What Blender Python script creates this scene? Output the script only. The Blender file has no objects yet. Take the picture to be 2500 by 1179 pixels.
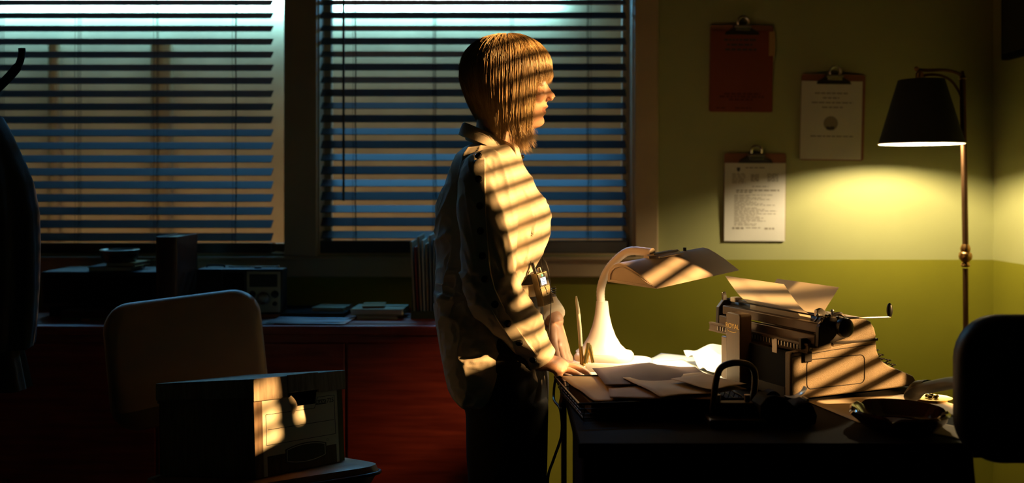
import bpy, bmesh, math, random
import numpy as np
from mathutils import Vector, Matrix, noise
from mathutils.bvhtree import BVHTree

random.seed(7)
SC = bpy.context.scene
COL = SC.collection
R = math.radians

# ------------------------------------------------------------------ camera
FPX = 2300.0            # focal length in pixels of the 2500 x 1179 frame
HOR = 448.0             # row of the horizon
CAMZ = 1.22
cam_d = bpy.data.cameras.new('camera')
cam = bpy.data.objects.new('camera', cam_d)
COL.objects.link(cam)
cam.location = (0, 0, CAMZ)
cam.rotation_euler = (R(90), 0, 0)
cam_d.sensor_width = 36.0
cam_d.lens = FPX / 2500 * 36.0
cam_d.shift_y = -(589.5 - HOR) / 2500
cam_d.clip_start = 0.05
cam_d.dof.use_dof = True
cam_d.dof.focus_distance = 2.25
cam_d.dof.aperture_fstop = 2.0
SC.camera = cam

# ------------------------------------------------------------------ world, sun, exposure
w = bpy.data.worlds.new('night')
SC.world = w
w.use_nodes = True
w.node_tree.nodes['Background'].inputs[0].default_value = (0.010, 0.014, 0.022, 1)
w.node_tree.nodes['Background'].inputs[1].default_value = 0.15

SUN_B, SUN_C = 0.27, 0.34
sd = bpy.data.lights.new('low_sun', 'SUN')
sd.energy = 15.5
sd.color = (1.0, 0.56, 0.20)
sd.angle = R(0.80)
sun = bpy.data.objects.new('low_sun', sd)
COL.objects.link(sun)
sun.rotation_euler = Vector((-1, SUN_B, -SUN_C)).to_track_quat('-Z', 'Y').to_euler()

vs = SC.view_settings
vs.view_transform = 'Standard'
vs.look = 'None'
vs.exposure = 0.0
vs.gamma = 1.0
vs.use_curve_mapping = False
SC.cycles.sample_clamp_indirect = 3.0
SC.cycles.max_bounces = 5
SC.cycles.diffuse_bounces = 2

# ------------------------------------------------------------------ helpers
def P(px, py, Y):
    """world point at depth Y that stands at frame position (px, py)"""
    return Vector(((px - 1250) * Y / FPX, Y, CAMZ - (py - HOR) * Y / FPX))

MW = {}
def mw(o):
    return MW.get(o.name, Matrix.Identity(4))

def thing(name, label, cat, loc=(0, 0, 0), rot=None, group=None, M=None):
    o = bpy.data.objects.new(name, None)
    COL.objects.link(o)
    if M is None:
        M = Matrix.Translation(Vector(loc))
        if rot is not None:
            M = M @ (Matrix.Rotation(rot, 4, 'Z') if not isinstance(rot, Matrix) else rot)
    o.matrix_local = M
    MW[o.name] = M.copy()
    o.empty_display_size = 0.05
    return tag(o, label, cat, group)

def tag(o, label=None, cat=None, group=None, kind=None):
    if label: o['label'] = label
    if cat: o['category'] = cat
    if group: o['group'] = group
    if kind: o['kind'] = kind
    return o

def link_mesh(name, me, m=None, parent=None):
    o = bpy.data.objects.new(name, me)
    COL.objects.link(o)
    if m is not None and not me.materials:
        for k in (m if isinstance(m, (list, tuple)) else [m]):
            me.materials.append(k)
    if parent is not None:
        o.parent = parent
        MW[o.name] = mw(parent).copy()
    return o

class MB:
    def __init__(s):
        s.v = []; s.f = []; s.mi = []
    def add(s, vs, fs, mi=0):
        n = len(s.v)
        s.v += [tuple(p) for p in vs]
        s.f += [tuple(i + n for i in f) for f in fs]
        s.mi += [mi] * len(fs)
        return s
    def box(s, c, sz, rot=None, mi=0):
        c = Vector(c); hx, hy, hz = sz[0] / 2, sz[1] / 2, sz[2] / 2
        vs = [Vector((x, y, z)) for x in (-hx, hx) for y in (-hy, hy) for z in (-hz, hz)]
        if rot is not None: vs = [rot @ p for p in vs]
        return s.add([p + c for p in vs], [(0, 1, 3, 2), (4, 6, 7, 5), (0, 4, 5, 1), (2, 3, 7, 6), (0, 2, 6, 4), (1, 5, 7, 3)], mi)
    def bb(s, a, b, mi=0):
        return s.box([(a[i] + b[i]) / 2 for i in range(3)], [abs(b[i] - a[i]) for i in range(3)], None, mi)
    def loft(s, rings, cap=True, closed=True, mi=0):
        n = len(rings[0]); vs = [p for r in rings for p in r]; fs = []
        for i in range(len(rings) - 1):
            for j in range(n if closed else n - 1):
                k = (j + 1) % n
                fs.append((i * n + j, i * n + k, (i + 1) * n + k, (i + 1) * n + j))
        if cap:
            fs.append(tuple(range(n - 1, -1, -1)))
            fs.append(tuple(range((len(rings) - 1) * n, len(rings) * n)))
        return s.add(vs, fs, mi)
    def tube(s, pts, r, n=10, cap=True, mi=0, flat=None):
        pts = [Vector(p) for p in pts]
        rs = list(r) if hasattr(r, '__len__') else [r] * len(pts)
        rings = []; up = None
        for i, p in enumerate(pts):
            a = pts[max(0, i - 1)]; b = pts[min(len(pts) - 1, i + 1)]
            t = (b - a)
            t = t.normalized() if t.length > 1e-9 else Vector((0, 0, 1))
            if up is None:
                up = Vector((0, 0, 1)) if abs(t.z) < 0.9 else Vector((1, 0, 0))
            x = up.cross(t)
            if x.length < 1e-6: x = Vector((1, 0, 0)).cross(t)
            x.normalize(); y = t.cross(x).normalized(); up = y
            k = flat if flat else 1.0
            rings.append([p + rs[i] * (math.cos(2 * math.pi * j / n) * x + k * math.sin(2 * math.pi * j / n) * y) for j in range(n)])
        return s.loft(rings, cap, True, mi)
    def cyl(s, a, b, r0, r1=None, n=20, cap=True, mi=0):
        return s.tube([a, b], [r0, r0 if r1 is None else r1], n, cap, mi)
    def lathe(s, prof, c=(0, 0, 0), n=28, rot=None, mi=0, sx=1, sy=1, cap=True):
        c = Vector(c); rings = []
        for r, z in prof:
            ring = []
            for j in range(n):
                a = 2 * math.pi * j / n
                p = Vector((max(r, 1e-5) * sx * math.cos(a), max(r, 1e-5) * sy * math.sin(a), z))
                ring.append(c + (rot @ p if rot is not None else p))
            rings.append(ring)
        return s.loft(rings, cap, True, mi)
    def ball(s, c, r, nu=16, nv=10, rot=None, mi=0):
        if not hasattr(r, '__len__'): r = (r, r, r)
        c = Vector(c); rings = []
        for i in range(nv + 1):
            t = math.pi * i / nv
            t = min(max(t, 0.02), math.pi - 0.02)
            ring = []
            for j in range(nu):
                a = 2 * math.pi * j / nu
                p = Vector((r[0] * math.sin(t) * math.cos(a), r[1] * math.sin(t) * math.sin(a), -r[2] * math.cos(t)))
                ring.append(c + (rot @ p if rot is not None else p))
            rings.append(ring)
        return s.loft(rings, True, True, mi)
    def prism(s, poly, h0, h1, fr=None, mi=0):
        """poly in (a, b); fr(a, b, h) -> point"""
        fr = fr or (lambda a, b, h: (a, b, h))
        return s.loft([[fr(a, b, h0) for a, b in poly], [fr(a, b, h1) for a, b in poly]], True, True, mi)
    def mesh(s, name='m'):
        me = bpy.data.meshes.new(name)
        me.from_pydata(s.v, [], s.f)
        me.polygons.foreach_set('material_index', s.mi)
        bm = bmesh.new(); bm.from_mesh(me)
        bmesh.ops.recalc_face_normals(bm, faces=bm.faces)
        bm.to_mesh(me); bm.free()
        return me
    def build(s, name, m, parent=None, world=False, smooth=35, bevel=0, seg=2, solid=0):
        if world and parent is not None:
            inv = mw(parent).inverted()
            s.v = [tuple(inv @ Vector(p)) for p in s.v]
        me = s.mesh(name)
        if smooth:
            me.shade_smooth()
            me.set_sharp_from_angle(angle=R(smooth))
        o = link_mesh(name, me, m, parent)
        if solid:
            md = o.modifiers.new('thickness', 'SOLIDIFY'); md.thickness = solid; md.offset = 0
        if bevel:
            md = o.modifiers.new('edge', 'BEVEL'); md.width = bevel; md.segments = seg
            md.limit_method = 'ANGLE'; md.angle_limit = R(40)
        return o

def sub(o, n=1):
    md = o.modifiers.new('round', 'SUBSURF'); md.levels = n; md.render_levels = n
    return o

def rrect(w, h, r, n=5, cx=0, cy=0):
    out = []
    for (sx, sy, a0) in ((1, 1, 0), (-1, 1, 90), (-1, -1, 180), (1, -1, 270)):
        for i in range(n + 1):
            a = R(a0 + 90 * i / n)
            out.append((cx + sx * (w / 2 - r) + r * math.cos(a), cy + sy * (h / 2 - r) + r * math.sin(a)))
    return out

def spline(pts, n=8):
    pts = [Vector(p) for p in pts]; out = []
    for i in range(len(pts) - 1):
        p0 = pts[max(i - 1, 0)]; p1 = pts[i]; p2 = pts[i + 1]; p3 = pts[min(i + 2, len(pts) - 1)]
        for k in range(n):
            t = k / n
            out.append(0.5 * ((2 * p1) + (-p0 + p2) * t + (2 * p0 - 5 * p1 + 4 * p2 - p3) * t * t + (-p0 + 3 * p1 - 3 * p2 + p3) * t ** 3))
    out.append(pts[-1])
    return out

def interp(x, xs, ys):
    return float(np.interp(x, xs, ys))

def text_mesh(body, size, name, m, parent, M, extrude=0.0002, align='CENTER'):
    cu = bpy.data.curves.new(name, 'FONT')
    cu.body = body; cu.size = size; cu.extrude = extrude
    cu.align_x = align; cu.align_y = 'CENTER'
    t = bpy.data.objects.new(name + '_tmp', cu)
    COL.objects.link(t)
    dg = bpy.context.evaluated_depsgraph_get()
    me = bpy.data.meshes.new_from_object(t.evaluated_get(dg))
    bpy.data.objects.remove(t)
    me.materials.clear()
    me.transform(M)
    return link_mesh(name, me, m, parent)

# ------------------------------------------------------------------ materials
def mat(name, col, rough=0.6, metal=0.0, var=0.0, vscale=8.0, bump=0.0, bscale=60.0, stretch=(1, 1, 1), col2=None, spec=0.5, emit=None, es=0.0, coat=0.0, sss=0.0, trans=0.0):
    m = bpy.data.materials.new(name); m.use_nodes = True
    nt = m.node_tree; b = nt.nodes['Principled BSDF']
    b.inputs['Base Color'].default_value = (*col, 1)
    b.inputs['Roughness'].default_value = rough
    b.inputs['Metallic'].default_value = metal
    b.inputs['Specular IOR Level'].default_value = spec
    b.inputs['Coat Weight'].default_value = coat
    if sss:
        b.inputs['Subsurface Weight'].default_value = sss
        b.inputs['Subsurface Radius'].default_value = (0.012, 0.005, 0.003)
        b.inputs['Subsurface Scale'].default_value = 1.0
    if trans: b.inputs['Transmission Weight'].default_value = trans
    if emit:
        b.inputs['Emission Color'].default_value = (*emit, 1)
        b.inputs['Emission Strength'].default_value = es
    if var or bump or col2:
        tc = nt.nodes.new('ShaderNodeTexCoord'); mp = nt.nodes.new('ShaderNodeMapping')
        mp.inputs['Scale'].default_value = stretch
        nt.links.new(tc.outputs['Object'], mp.inputs['Vector'])
        if var or col2:
            n = nt.nodes.new('ShaderNodeTexNoise'); n.inputs['Scale'].default_value = vscale; n.inputs['Detail'].default_value = 5
            nt.links.new(mp.outputs[0], n.inputs['Vector'])
            rp = nt.nodes.new('ShaderNodeValToRGB')
            c2 = col2 or tuple(c * (1 - var) for c in col); c1 = col if col2 else tuple(min(1, c * (1 + var)) for c in col)
            rp.color_ramp.elements[0].position = 0.32; rp.color_ramp.elements[0].color = (*c2, 1)
            rp.color_ramp.elements[1].position = 0.68; rp.color_ramp.elements[1].color = (*c1, 1)
            nt.links.new(n.outputs['Fac'], rp.inputs['Fac']); nt.links.new(rp.outputs[0], b.inputs['Base Color'])
        if bump:
            n2 = nt.nodes.new('ShaderNodeTexNoise'); n2.inputs['Scale'].default_value = bscale; n2.inputs['Detail'].default_value = 3
            nt.links.new(mp.outputs[0], n2.inputs['Vector'])
            bp = nt.nodes.new('ShaderNodeBump'); bp.inputs['Strength'].default_value = bump; bp.inputs['Distance'].default_value = 0.002
            nt.links.new(n2.outputs['Fac'], bp.inputs['Height']); nt.links.new(bp.outputs[0], b.inputs['Normal'])
    return m

def wall_mat():
    m = mat('two_tone_green_paint', (0.3, 0.3, 0.1), 0.55, spec=0.3)
    nt = m.node_tree; b = nt.nodes['Principled BSDF']
    tc = nt.nodes.new('ShaderNodeTexCoord'); sp = nt.nodes.new('ShaderNodeSeparateXYZ')
    nt.links.new(tc.outputs['Object'], sp.inputs[0])
    n = nt.nodes.new('ShaderNodeTexNoise'); n.inputs['Scale'].default_value = 5; n.inputs['Detail'].default_value = 6
    nt.links.new(tc.outputs['Object'], n.inputs['Vector'])
    gt = nt.nodes.new('ShaderNodeMath'); gt.operation = 'GREATER_THAN'; gt.inputs[1].default_value = 0.945
    nt.links.new(sp.outputs['Z'], gt.inputs[0])
    def ramp(a, c):
        r = nt.nodes.new('ShaderNodeValToRGB')
        r.color_ramp.elements[0].position = 0.3; r.color_ramp.elements[0].color = (*a, 1)
        r.color_ramp.elements[1].position = 0.7; r.color_ramp.elements[1].color = (*c, 1)
        nt.links.new(n.outputs['Fac'], r.inputs['Fac']); return r
    hi = ramp((0.43, 0.43, 0.18), (0.46, 0.46, 0.20)); lo = ramp((0.255, 0.240, 0.018), (0.285, 0.268, 0.021))
    mx = nt.nodes.new('ShaderNodeMix'); mx.data_type = 'RGBA'
    nt.links.new(gt.outputs[0], mx.inputs['Factor']); nt.links.new(lo.outputs[0], mx.inputs[6]); nt.links.new(hi.outputs[0], mx.inputs[7])
    nt.links.new(mx.outputs[2], b.inputs['Base Color'])
    n2 = nt.nodes.new('ShaderNodeTexNoise'); n2.inputs['Scale'].default_value = 180
    bp = nt.nodes.new('ShaderNodeBump'); bp.inputs['Strength'].default_value = 0.08; bp.inputs['Distance'].default_value = 0.002
    nt.links.new(tc.outputs['Object'], n2.inputs['Vector']); nt.links.new(n2.outputs['Fac'], bp.inputs['Height']); nt.links.new(bp.outputs[0], b.inputs['Normal'])
    return m

M = {}
M['wall'] = wall_mat()
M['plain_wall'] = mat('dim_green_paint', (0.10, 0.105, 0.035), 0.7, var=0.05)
M['ceiling'] = mat('ceiling_white', (0.14, 0.13, 0.10), 0.9, var=0.05)
M['floor'] = mat('dark_lino', (0.05, 0.04, 0.03), 0.6, var=0.2, vscale=20)
M['casing'] = mat('cream_gloss_trim', (0.60, 0.44, 0.255), 0.45, var=0.06, vscale=6)
M['slat'] = mat('black_wood_slat', (0.034, 0.026, 0.024), 0.36, var=0.25, vscale=20, stretch=(0.3, 3, 3), spec=0.9)
M['cord'] = mat('dark_cord', (0.03, 0.022, 0.018), 0.8)
M['exterior'] = mat('exterior_stucco', (0.42, 0.32, 0.215), 0.9, var=0.12, vscale=5, bump=0.3, bscale=30)
M['shadow_band'] = mat('shadow_band_paint', (0.29, 0.215, 0.14), 0.9, var=0.1, spec=0.05)  # darker than the stucco, for the soft shadow bands
M['black_plastic'] = mat('black_plastic', (0.010, 0.010, 0.010), 0.35)
M['matte_black'] = mat('matte_black', (0.006, 0.0055, 0.0055), 0.8, spec=0.15)
M['mahogany'] = mat('mahogany', (0.46, 0.046, 0.014), 0.42, col2=(0.25, 0.021, 0.007), vscale=7, stretch=(0.7, 3, 9), coat=0.15)
M['brown_wood'] = mat('brown_wood', (0.085, 0.028, 0.016), 0.45, col2=(0.05, 0.015, 0.009), vscale=10, stretch=(6, 6, 0.7))
M['desk'] = mat('black_desk', (0.007, 0.0055, 0.005), 0.8, var=0.2, spec=0.06)
M['brass'] = mat('aged_brass', (0.50, 0.27, 0.10), 0.32, 1.0, var=0.15)
M['bronze'] = mat('dark_bronze', (0.16, 0.085, 0.04), 0.4, 0.9, var=0.15)
M['chrome'] = mat('worn_chrome', (0.62, 0.58, 0.52), 0.22, 1.0, var=0.06)
M['steel'] = mat('dull_steel', (0.34, 0.30, 0.25), 0.38, 1.0, var=0.1)
M['gold'] = mat('gold_brass', (0.75, 0.55, 0.18), 0.3, 1.0)
M['shade_out'] = mat('black_shade_fabric', (0.012, 0.012, 0.010), 0.85)
M['shade_in'] = mat('cream_shade_lining', (0.80, 0.76, 0.62), 0.7)
M['bulb'] = mat('bulb', (1, 1, 1), 0.5, emit=(1.0, 0.80, 0.48), es=1450)
M['tube_glow'] = mat('lamp_tube', (1, 1, 1), 0.5, emit=(1.0, 0.80, 0.46), es=6)
M['lamp_body'] = mat('warm_ivory_enamel', (0.66, 0.52, 0.40), 0.38, var=0.04)
M['paper'] = mat('white_paper', (0.80, 0.76, 0.66), 0.85, var=0.03)
M['cream_paper'] = mat('cream_paper', (0.72, 0.60, 0.44), 0.85, var=0.05)
M['manila'] = mat('manila_card', (0.46, 0.27, 0.085), 0.8, var=0.08)
M['brown_card'] = mat('brown_card', (0.075, 0.032, 0.014), 0.8, var=0.1)
M['blue_lit_paper'] = mat('pale_blue_lit_paper', (0.62, 0.66, 0.72), 0.8, var=0.04)  # blue light from the window put into the paper colour
M['red_paper'] = mat('red_orange_paper', (0.20, 0.038, 0.015), 0.8, var=0.05)
M['hardboard'] = mat('hardboard', (0.24, 0.085, 0.035), 0.55, var=0.15)
M['print'] = mat('grey_print', (0.30, 0.25, 0.18), 0.9)
M['print_dark'] = mat('dark_print', (0.055, 0.045, 0.04), 0.9)
M['print_red'] = mat('dark_red_print', (0.12, 0.022, 0.012), 0.9)
M['tan_vinyl'] = mat('tan_vinyl', (0.42, 0.20, 0.085), 0.42, var=0.08, bump=0.15, bscale=250)
M['black_vinyl'] = mat('black_vinyl', (0.008, 0.007, 0.006), 0.5, spec=0.3, bump=0.1, bscale=200)
M['vinyl_bounce'] = mat('olive_bounce_vinyl', (0.055, 0.065, 0.024), 0.6, bump=0.4, bscale=400)  # green bounce from the wall painted onto the black arm tips
M['kraft'] = mat('kraft_paper', (0.27, 0.155, 0.065), 0.8, var=0.1)
M['buff'] = mat('buff_paper', (0.40, 0.28, 0.15), 0.8, var=0.06)
M['type_shade'] = mat('shaded_brown_enamel', (0.11, 0.062, 0.026), 0.4, var=0.1)  # darker copy of the body enamel, shade painted into the typewriter back
M['type_body'] = mat('crinkle_taupe_enamel', (0.235, 0.165, 0.09), 0.5, var=0.08, vscale=200, bump=0.5, bscale=650)
M['type_dark'] = mat('dark_type_metal', (0.04, 0.032, 0.026), 0.42, 0.6)
M['type_rail'] = mat('brown_rail', (0.075, 0.048, 0.028), 0.4, 0.5)
M['key_top'] = mat('key_top', (0.05, 0.05, 0.045), 0.25)
M['rubber'] = mat('platen_rubber', (0.012, 0.011, 0.010), 0.5)
M['carton'] = mat('woodgrain_carton', (0.26, 0.17, 0.095), 0.75, col2=(0.13, 0.075, 0.04), vscale=14, stretch=(9, 9, 0.8), bump=0.15, bscale=40)
M['carton_dark'] = mat('dark_woodgrain_print', (0.14, 0.075, 0.035), 0.75, col2=(0.06, 0.03, 0.015), vscale=14, stretch=(10, 10, 0.7))
M['carton_lid'] = mat('grey_woodgrain_lid', (0.42, 0.33, 0.235), 0.75, col2=(0.24, 0.18, 0.12), vscale=18, stretch=(6, 6, 0.8), bump=0.4, bscale=70)
M['carton_white'] = mat('white_label_print', (0.78, 0.72, 0.58), 0.75, var=0.03)
M['carton_black'] = mat('olive_black_print', (0.055, 0.050, 0.032), 0.7)
M['skin'] = mat('skin', (0.60, 0.33, 0.21), 0.46, var=0.06, vscale=40, bump=0.12, bscale=350, sss=0.10)
M['lip'] = mat('lips', (0.44, 0.20, 0.14), 0.36, sss=0.05)
M['nail'] = mat('finger_nail', (0.66, 0.42, 0.32), 0.25)
M['eye'] = mat('eye_white', (0.75, 0.72, 0.68), 0.15)
M['shirt'] = mat('cream_shirt_cloth', (0.80, 0.67, 0.50), 0.75, var=0.03, vscale=20, bump=0.12, bscale=500)
M['button'] = mat('dark_button', (0.008, 0.007, 0.006), 0.25)
M['trousers'] = mat('black_trouser_cloth', (0.030, 0.024, 0.020), 0.8, bump=0.15, bscale=400)
M['hair'] = mat('blond_hair', (0.66, 0.45, 0.21), 0.33, col2=(0.38, 0.235, 0.09), vscale=90, stretch=(1, 1, 0.08), spec=0.6)
M['belt'] = mat('pale_belt', (0.55, 0.46, 0.32), 0.6)
M['screen'] = mat('lit_display', (0.05, 0.05, 0.06), 0.3, emit=(0.75, 0.88, 1.0), es=1.6)
M['led'] = mat('green_led', (0.0, 0.3, 0.1), 0.3, emit=(0.05, 0.9, 0.35), es=1.2)
M['pack'] = mat('dark_metal_pack', (0.16, 0.13, 0.08), 0.36, 0.7)
M['coat'] = mat('charcoal_wool', (0.022, 0.018, 0.016), 0.95, bump=0.3, bscale=300)
M['coat_tan'] = mat('brown_cloth', (0.10, 0.062, 0.035), 0.95, bump=0.3, bscale=300)
M['silver'] = mat('radio_silver', (0.40, 0.35, 0.25), 0.4, 0.5)
M['radio_black'] = mat('radio_black', (0.014, 0.013, 0.012), 0.5)
M['orange_book'] = mat('orange_cover', (0.42, 0.13, 0.03), 0.6)
M['cream_book'] = mat('cream_cover', (0.52, 0.42, 0.22), 0.7)
M['page'] = mat('page_edges', (0.55, 0.45, 0.30), 0.9, var=0.12, vscale=60, stretch=(0.2, 0.2, 12))
M['olive'] = mat('olive_card', (0.11, 0.12, 0.04), 0.7)
M['pale_file'] = mat('pale_folder', (0.48, 0.34, 0.20), 0.8, var=0.06)
M['red_file'] = mat('red_folder', (0.32, 0.06, 0.035), 0.8)
M['grey_file'] = mat('grey_folder', (0.28, 0.29, 0.27), 0.8)
M['dark_glass'] = mat('dark_red_glass', (0.035, 0.003, 0.003), 0.10, spec=0.8, coat=0.5)
M['wire'] = mat('black_wire', (0.02, 0.017, 0.013), 0.4, 0.4)
M['tape'] = mat('clear_tape', (0.65, 0.68, 0.68), 0.2)
M['hide_ivory'] = mat('ivory_pen', (0.82, 0.72, 0.48), 0.3)
M['glass_jar'] = mat('jar_glass', (0.25, 0.22, 0.18), 0.05, spec=0.9)

def thin_paper(name, col, k=0.45):
    m = mat(name, col, 0.85, var=0.03)
    nt = m.node_tree; out = nt.nodes['Material Output']; b_ = nt.nodes['Principled BSDF']
    tr = nt.nodes.new('ShaderNodeBsdfTranslucent'); tr.inputs[0].default_value = (*col, 1)
    mx = nt.nodes.new('ShaderNodeMixShader'); mx.inputs[0].default_value = k
    nt.links.new(b_.outputs[0], mx.inputs[1]); nt.links.new(tr.outputs[0], mx.inputs[2]); nt.links.new(mx.outputs[0], out.inputs[0])
    return m
M['thin_paper'] = thin_paper('typing_paper', (0.74, 0.62, 0.46))
def glass_mat():
    m = bpy.data.materials.new('window_glass'); m.use_nodes = True
    nt = m.node_tree; nt.nodes.remove(nt.nodes['Principled BSDF'])
    out = nt.nodes['Material Output']
    tr = nt.nodes.new('ShaderNodeBsdfTransparent'); tr.inputs[0].default_value = (0.93, 0.95, 0.95, 1)
    gl = nt.nodes.new('ShaderNodeBsdfGlossy'); gl.inputs['Roughness'].default_value = 0.05
    fr = nt.nodes.new('ShaderNodeFresnel'); fr.inputs[0].default_value = 1.35
    mx = nt.nodes.new('ShaderNodeMixShader')
    nt.links.new(fr.outputs[0], mx.inputs[0]); nt.links.new(tr.outputs[0], mx.inputs[1]); nt.links.new(gl.outputs[0], mx.inputs[2])
    nt.links.new(mx.outputs[0], out.inputs[0])
    return m
M['glass'] = glass_mat()

# ------------------------------------------------------------------ the room
WY = 3.40                      # back wall face
RX = 1.737                     # right wall face
LX = -2.45
T = 0.16                       # wall thickness
WZ0, WZ1 = 0.962, 2.28         # openings
W1 = (-2.30, -0.8175)          # window 1 in x
W2 = (-0.702, 0.4405)          # window 2 in x
SW = (1.60, 2.025)              # side window in y
SZ = (0.90, 2.28)
SN, SNZ = (1.24, 1.585), (1.28, 1.60)   # small unseen opening beside it, added to let sun onto the box
CEIL = 2.70

def struct(name, mb, m, parent=None, **k):
    o = mb.build(name, m, parent, smooth=0, **k)
    if parent is None: o['kind'] = 'structure'
    return o

b = MB()
xs = [LX - 0.2, W1[0], W1[1], W2[0], W2[1], RX]
for i in range(5):
    a, c = xs[i], xs[i + 1]
    if i in (1, 3):
        b.bb((a, WY, 0), (c, WY + T, WZ0)); b.bb((a, WY, WZ1), (c, WY + T, CEIL))
    else:
        b.bb((a, WY, 0), (c, WY + T, CEIL))
struct('wall_back', b, M['wall'])
b = MB()
b.bb((RX, -1.6, 0), (RX + T, SN[0], CEIL)); b.bb((RX, SN[1], 0), (RX + T, SW[0], CEIL)); b.bb((RX, SW[1], 0), (RX + T, 3.6, CEIL)); b.bb((RX, 3.6, 0), (RX + T, 4.7, 3.4))  # last piece runs on past the room, added to keep sun out of the alley
for yy, zz_ in ((SW, SZ), (SN, SNZ)):
    b.bb((RX, yy[0], 0), (RX + T, yy[1], zz_[0])); b.bb((RX, yy[0], zz_[1]), (RX + T, yy[1], CEIL))
struct('wall_right', b, M['wall'])
struct('wall_left', MB().bb((LX - 0.2, -1.6, 0), (LX, WY, CEIL)), M['plain_wall'])
struct('wall_front', MB().bb((LX - 0.2, -1.76, 0), (RX + T, -1.6, CEIL)), M['plain_wall'])
struct('floor', MB().bb((LX - 0.2, -1.6, -0.1), (RX + T, 4.6, 0)), M['floor'])
struct('ceiling', MB().bb((LX - 0.2, -1.6, CEIL), (RX + T, 4.31, CEIL + 0.1)), M['ceiling'])  # carried out over the alley to keep the sun off it
struct('baseboard_back', MB().bb((LX, WY - 0.018, 0), (RX, WY, 0.11)), M['casing'], bevel=0.004)

# window casings (trim) and the two windows
def window(name, x0, x1, label):
    o = MB().bb((x0, WY + 0.10, WZ0), (x0 + 0.03, WY + 0.14, WZ1)).bb((x1 - 0.03, WY + 0.10, WZ0), (x1, WY + 0.14, WZ1)) \
        .bb((x0 + 0.03, WY + 0.10, WZ0), (x1 - 0.03, WY + 0.14, WZ0 + 0.035)).bb((x0 + 0.03, WY + 0.10, WZ1 - 0.035), (x1 - 0.03, WY + 0.14, WZ1)) \
        .build(name, M['casing'], None, smooth=0, bevel=0.003)
    o['kind'] = 'structure'; o['label'] = label
    r = MB().bb((x0, WY + 0.002, WZ0 - 0.001), (x0 + 0.006, WY + 0.10, WZ1)).bb((x1 - 0.006, WY + 0.002, WZ0 - 0.001), (x1, WY + 0.10, WZ1)) \
        .bb((x0 + 0.006, WY + 0.002, WZ0), (x1 - 0.006, WY + 0.10, WZ0 + 0.006)).build('reveal', M['casing'], o, smooth=0)
    MB().bb((x0 + 0.03, WY + 0.118, WZ0 + 0.035), (x1 - 0.03, WY + 0.121, WZ1 - 0.035)).build('pane', M['glass'], o, smooth=0)
    return o
window('window_1', W1[0], W1[1], 'wide window in the back wall behind the coat stand')
window('window_2', W2[0], W2[1], 'window in the back wall behind the standing person')
c = MB().bb((W1[1] - 0.001, WY - 0.022, WZ0 - 0.006), (W2[0] + 0.001, WY, WZ1)); struct('trim_1', c, M['casing'], bevel=0.004)
c = MB().bb((W2[1] - 0.001, WY - 0.022, WZ0 - 0.006), (W2[1] + 0.085, WY, WZ1 + 0.08)); struct('trim_2', c, M['casing'], bevel=0.006)
c = MB().bb((LX, WY - 0.020, 0.884), (W2[1] + 0.085, WY, WZ0 - 0.006)).bb((LX, WY - 0.032, WZ0 - 0.018), (W2[1] + 0.088, WY, WZ0 - 0.004))
struct('trim_3', c, M['casing'], bevel=0.004)
c = MB().bb((LX, WY - 0.022, WZ1), (W2[1], WY, WZ1 + 0.08)); struct('trim_4', c, M['casing'], bevel=0.004)
# side window out of frame, small opening added for sun on the box: sill, casing
for nm_, yy, zz_, e_, lb in (('window_3', SW, SZ, 0.030, 'tall narrow window in the right-hand wall letting the low sun in'), ('sun_opening', SN, SNZ, 0.028, 'small unseen opening added beside the tall window to let sun onto the box')):
    c = MB().bb((RX - 0.018, yy[0] - (0.0 if yy is SW else e_), zz_[0] - 0.06), (RX, yy[0] + (0.004 if yy is SW else 0), zz_[1] + 0.06)).bb((RX - 0.018, yy[1], zz_[0] - 0.06), (RX, yy[1] + min(e_, 0.015 if yy is SN else e_), zz_[1] + 0.06)) \
        .bb((RX - 0.018, yy[0], zz_[1]), (RX, yy[1], zz_[1] + 0.06)).bb((RX - 0.026, yy[0], zz_[0] - 0.06), (RX, yy[1], zz_[0]))
    o = struct(nm_, c, M['casing'], bevel=0.004)
    o['label'] = lb

# exterior wall across the alley, its lamps
EY = 4.60
struct('wall_exterior', MB().bb((-3.6, EY, -0.1), (RX, EY + 0.15, 3.4)), M['exterior'])
for x, wd in ((P(140, 0, EY).x, 0.055), (P(400, 0, EY).x, 0.10)):
    o = MB().cyl((x, EY - 0.03, -0.05), (x, EY - 0.03, 1.90), wd / 2, n=16).build('shadow_band_post', M['shadow_band'])  # round posts added to imitate blurred shadow bands on the wall
    tag(o, 'blurred post added as a soft shadow band on the wall outside, %s' % ('nearer the coat stand' if wd < 0.06 else 'thicker one behind the tall book'), 'shadow_band')

def area(name, loc, aim, sx, sy, power, col, parent=None, spread=180):
    d = bpy.data.lights.new(name, 'AREA'); d.shape = 'RECTANGLE'; d.size = sx; d.size_y = sy
    d.energy = power; d.color = col; d.spread = R(spread)
    o = bpy.data.objects.new(name, d); COL.objects.link(o)
    o.location = loc
    o.rotation_euler = (Vector(aim) - Vector(loc)).to_track_quat('-Z', 'Y').to_euler()
    return o
# cool strip lamp on the wall across the alley: one side washes the wall, the other shines blue down to the windows; a dim warm lamp low down
fx = MB().bb((-2.9, EY - 0.075, 2.138), (0.20, EY - 0.055, 2.175)).build('alley_strip_lamp', M['matte_black'], smooth=0)
tag(fx, 'long strip lamp outside above the back windows', 'lamp')
area('alley_strip_light', (-1.35, EY - 0.052, 2.150), (-1.35, EY, 2.150), 3.1, 0.02, 190, (0.28, 0.78, 1.0))
area('alley_blue_light', (-1.2, EY - 0.085, 2.175), (-1.2, 3.44, 1.10), 3.4, 0.05, 23, (0.12, 0.50, 1.0), spread=110)
area('alley_warm_light', (-0.9, 3.75, 0.35), (-0.9, EY, 1.25), 3.4, 0.2, 11, (1.0, 0.52, 0.18))

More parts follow.
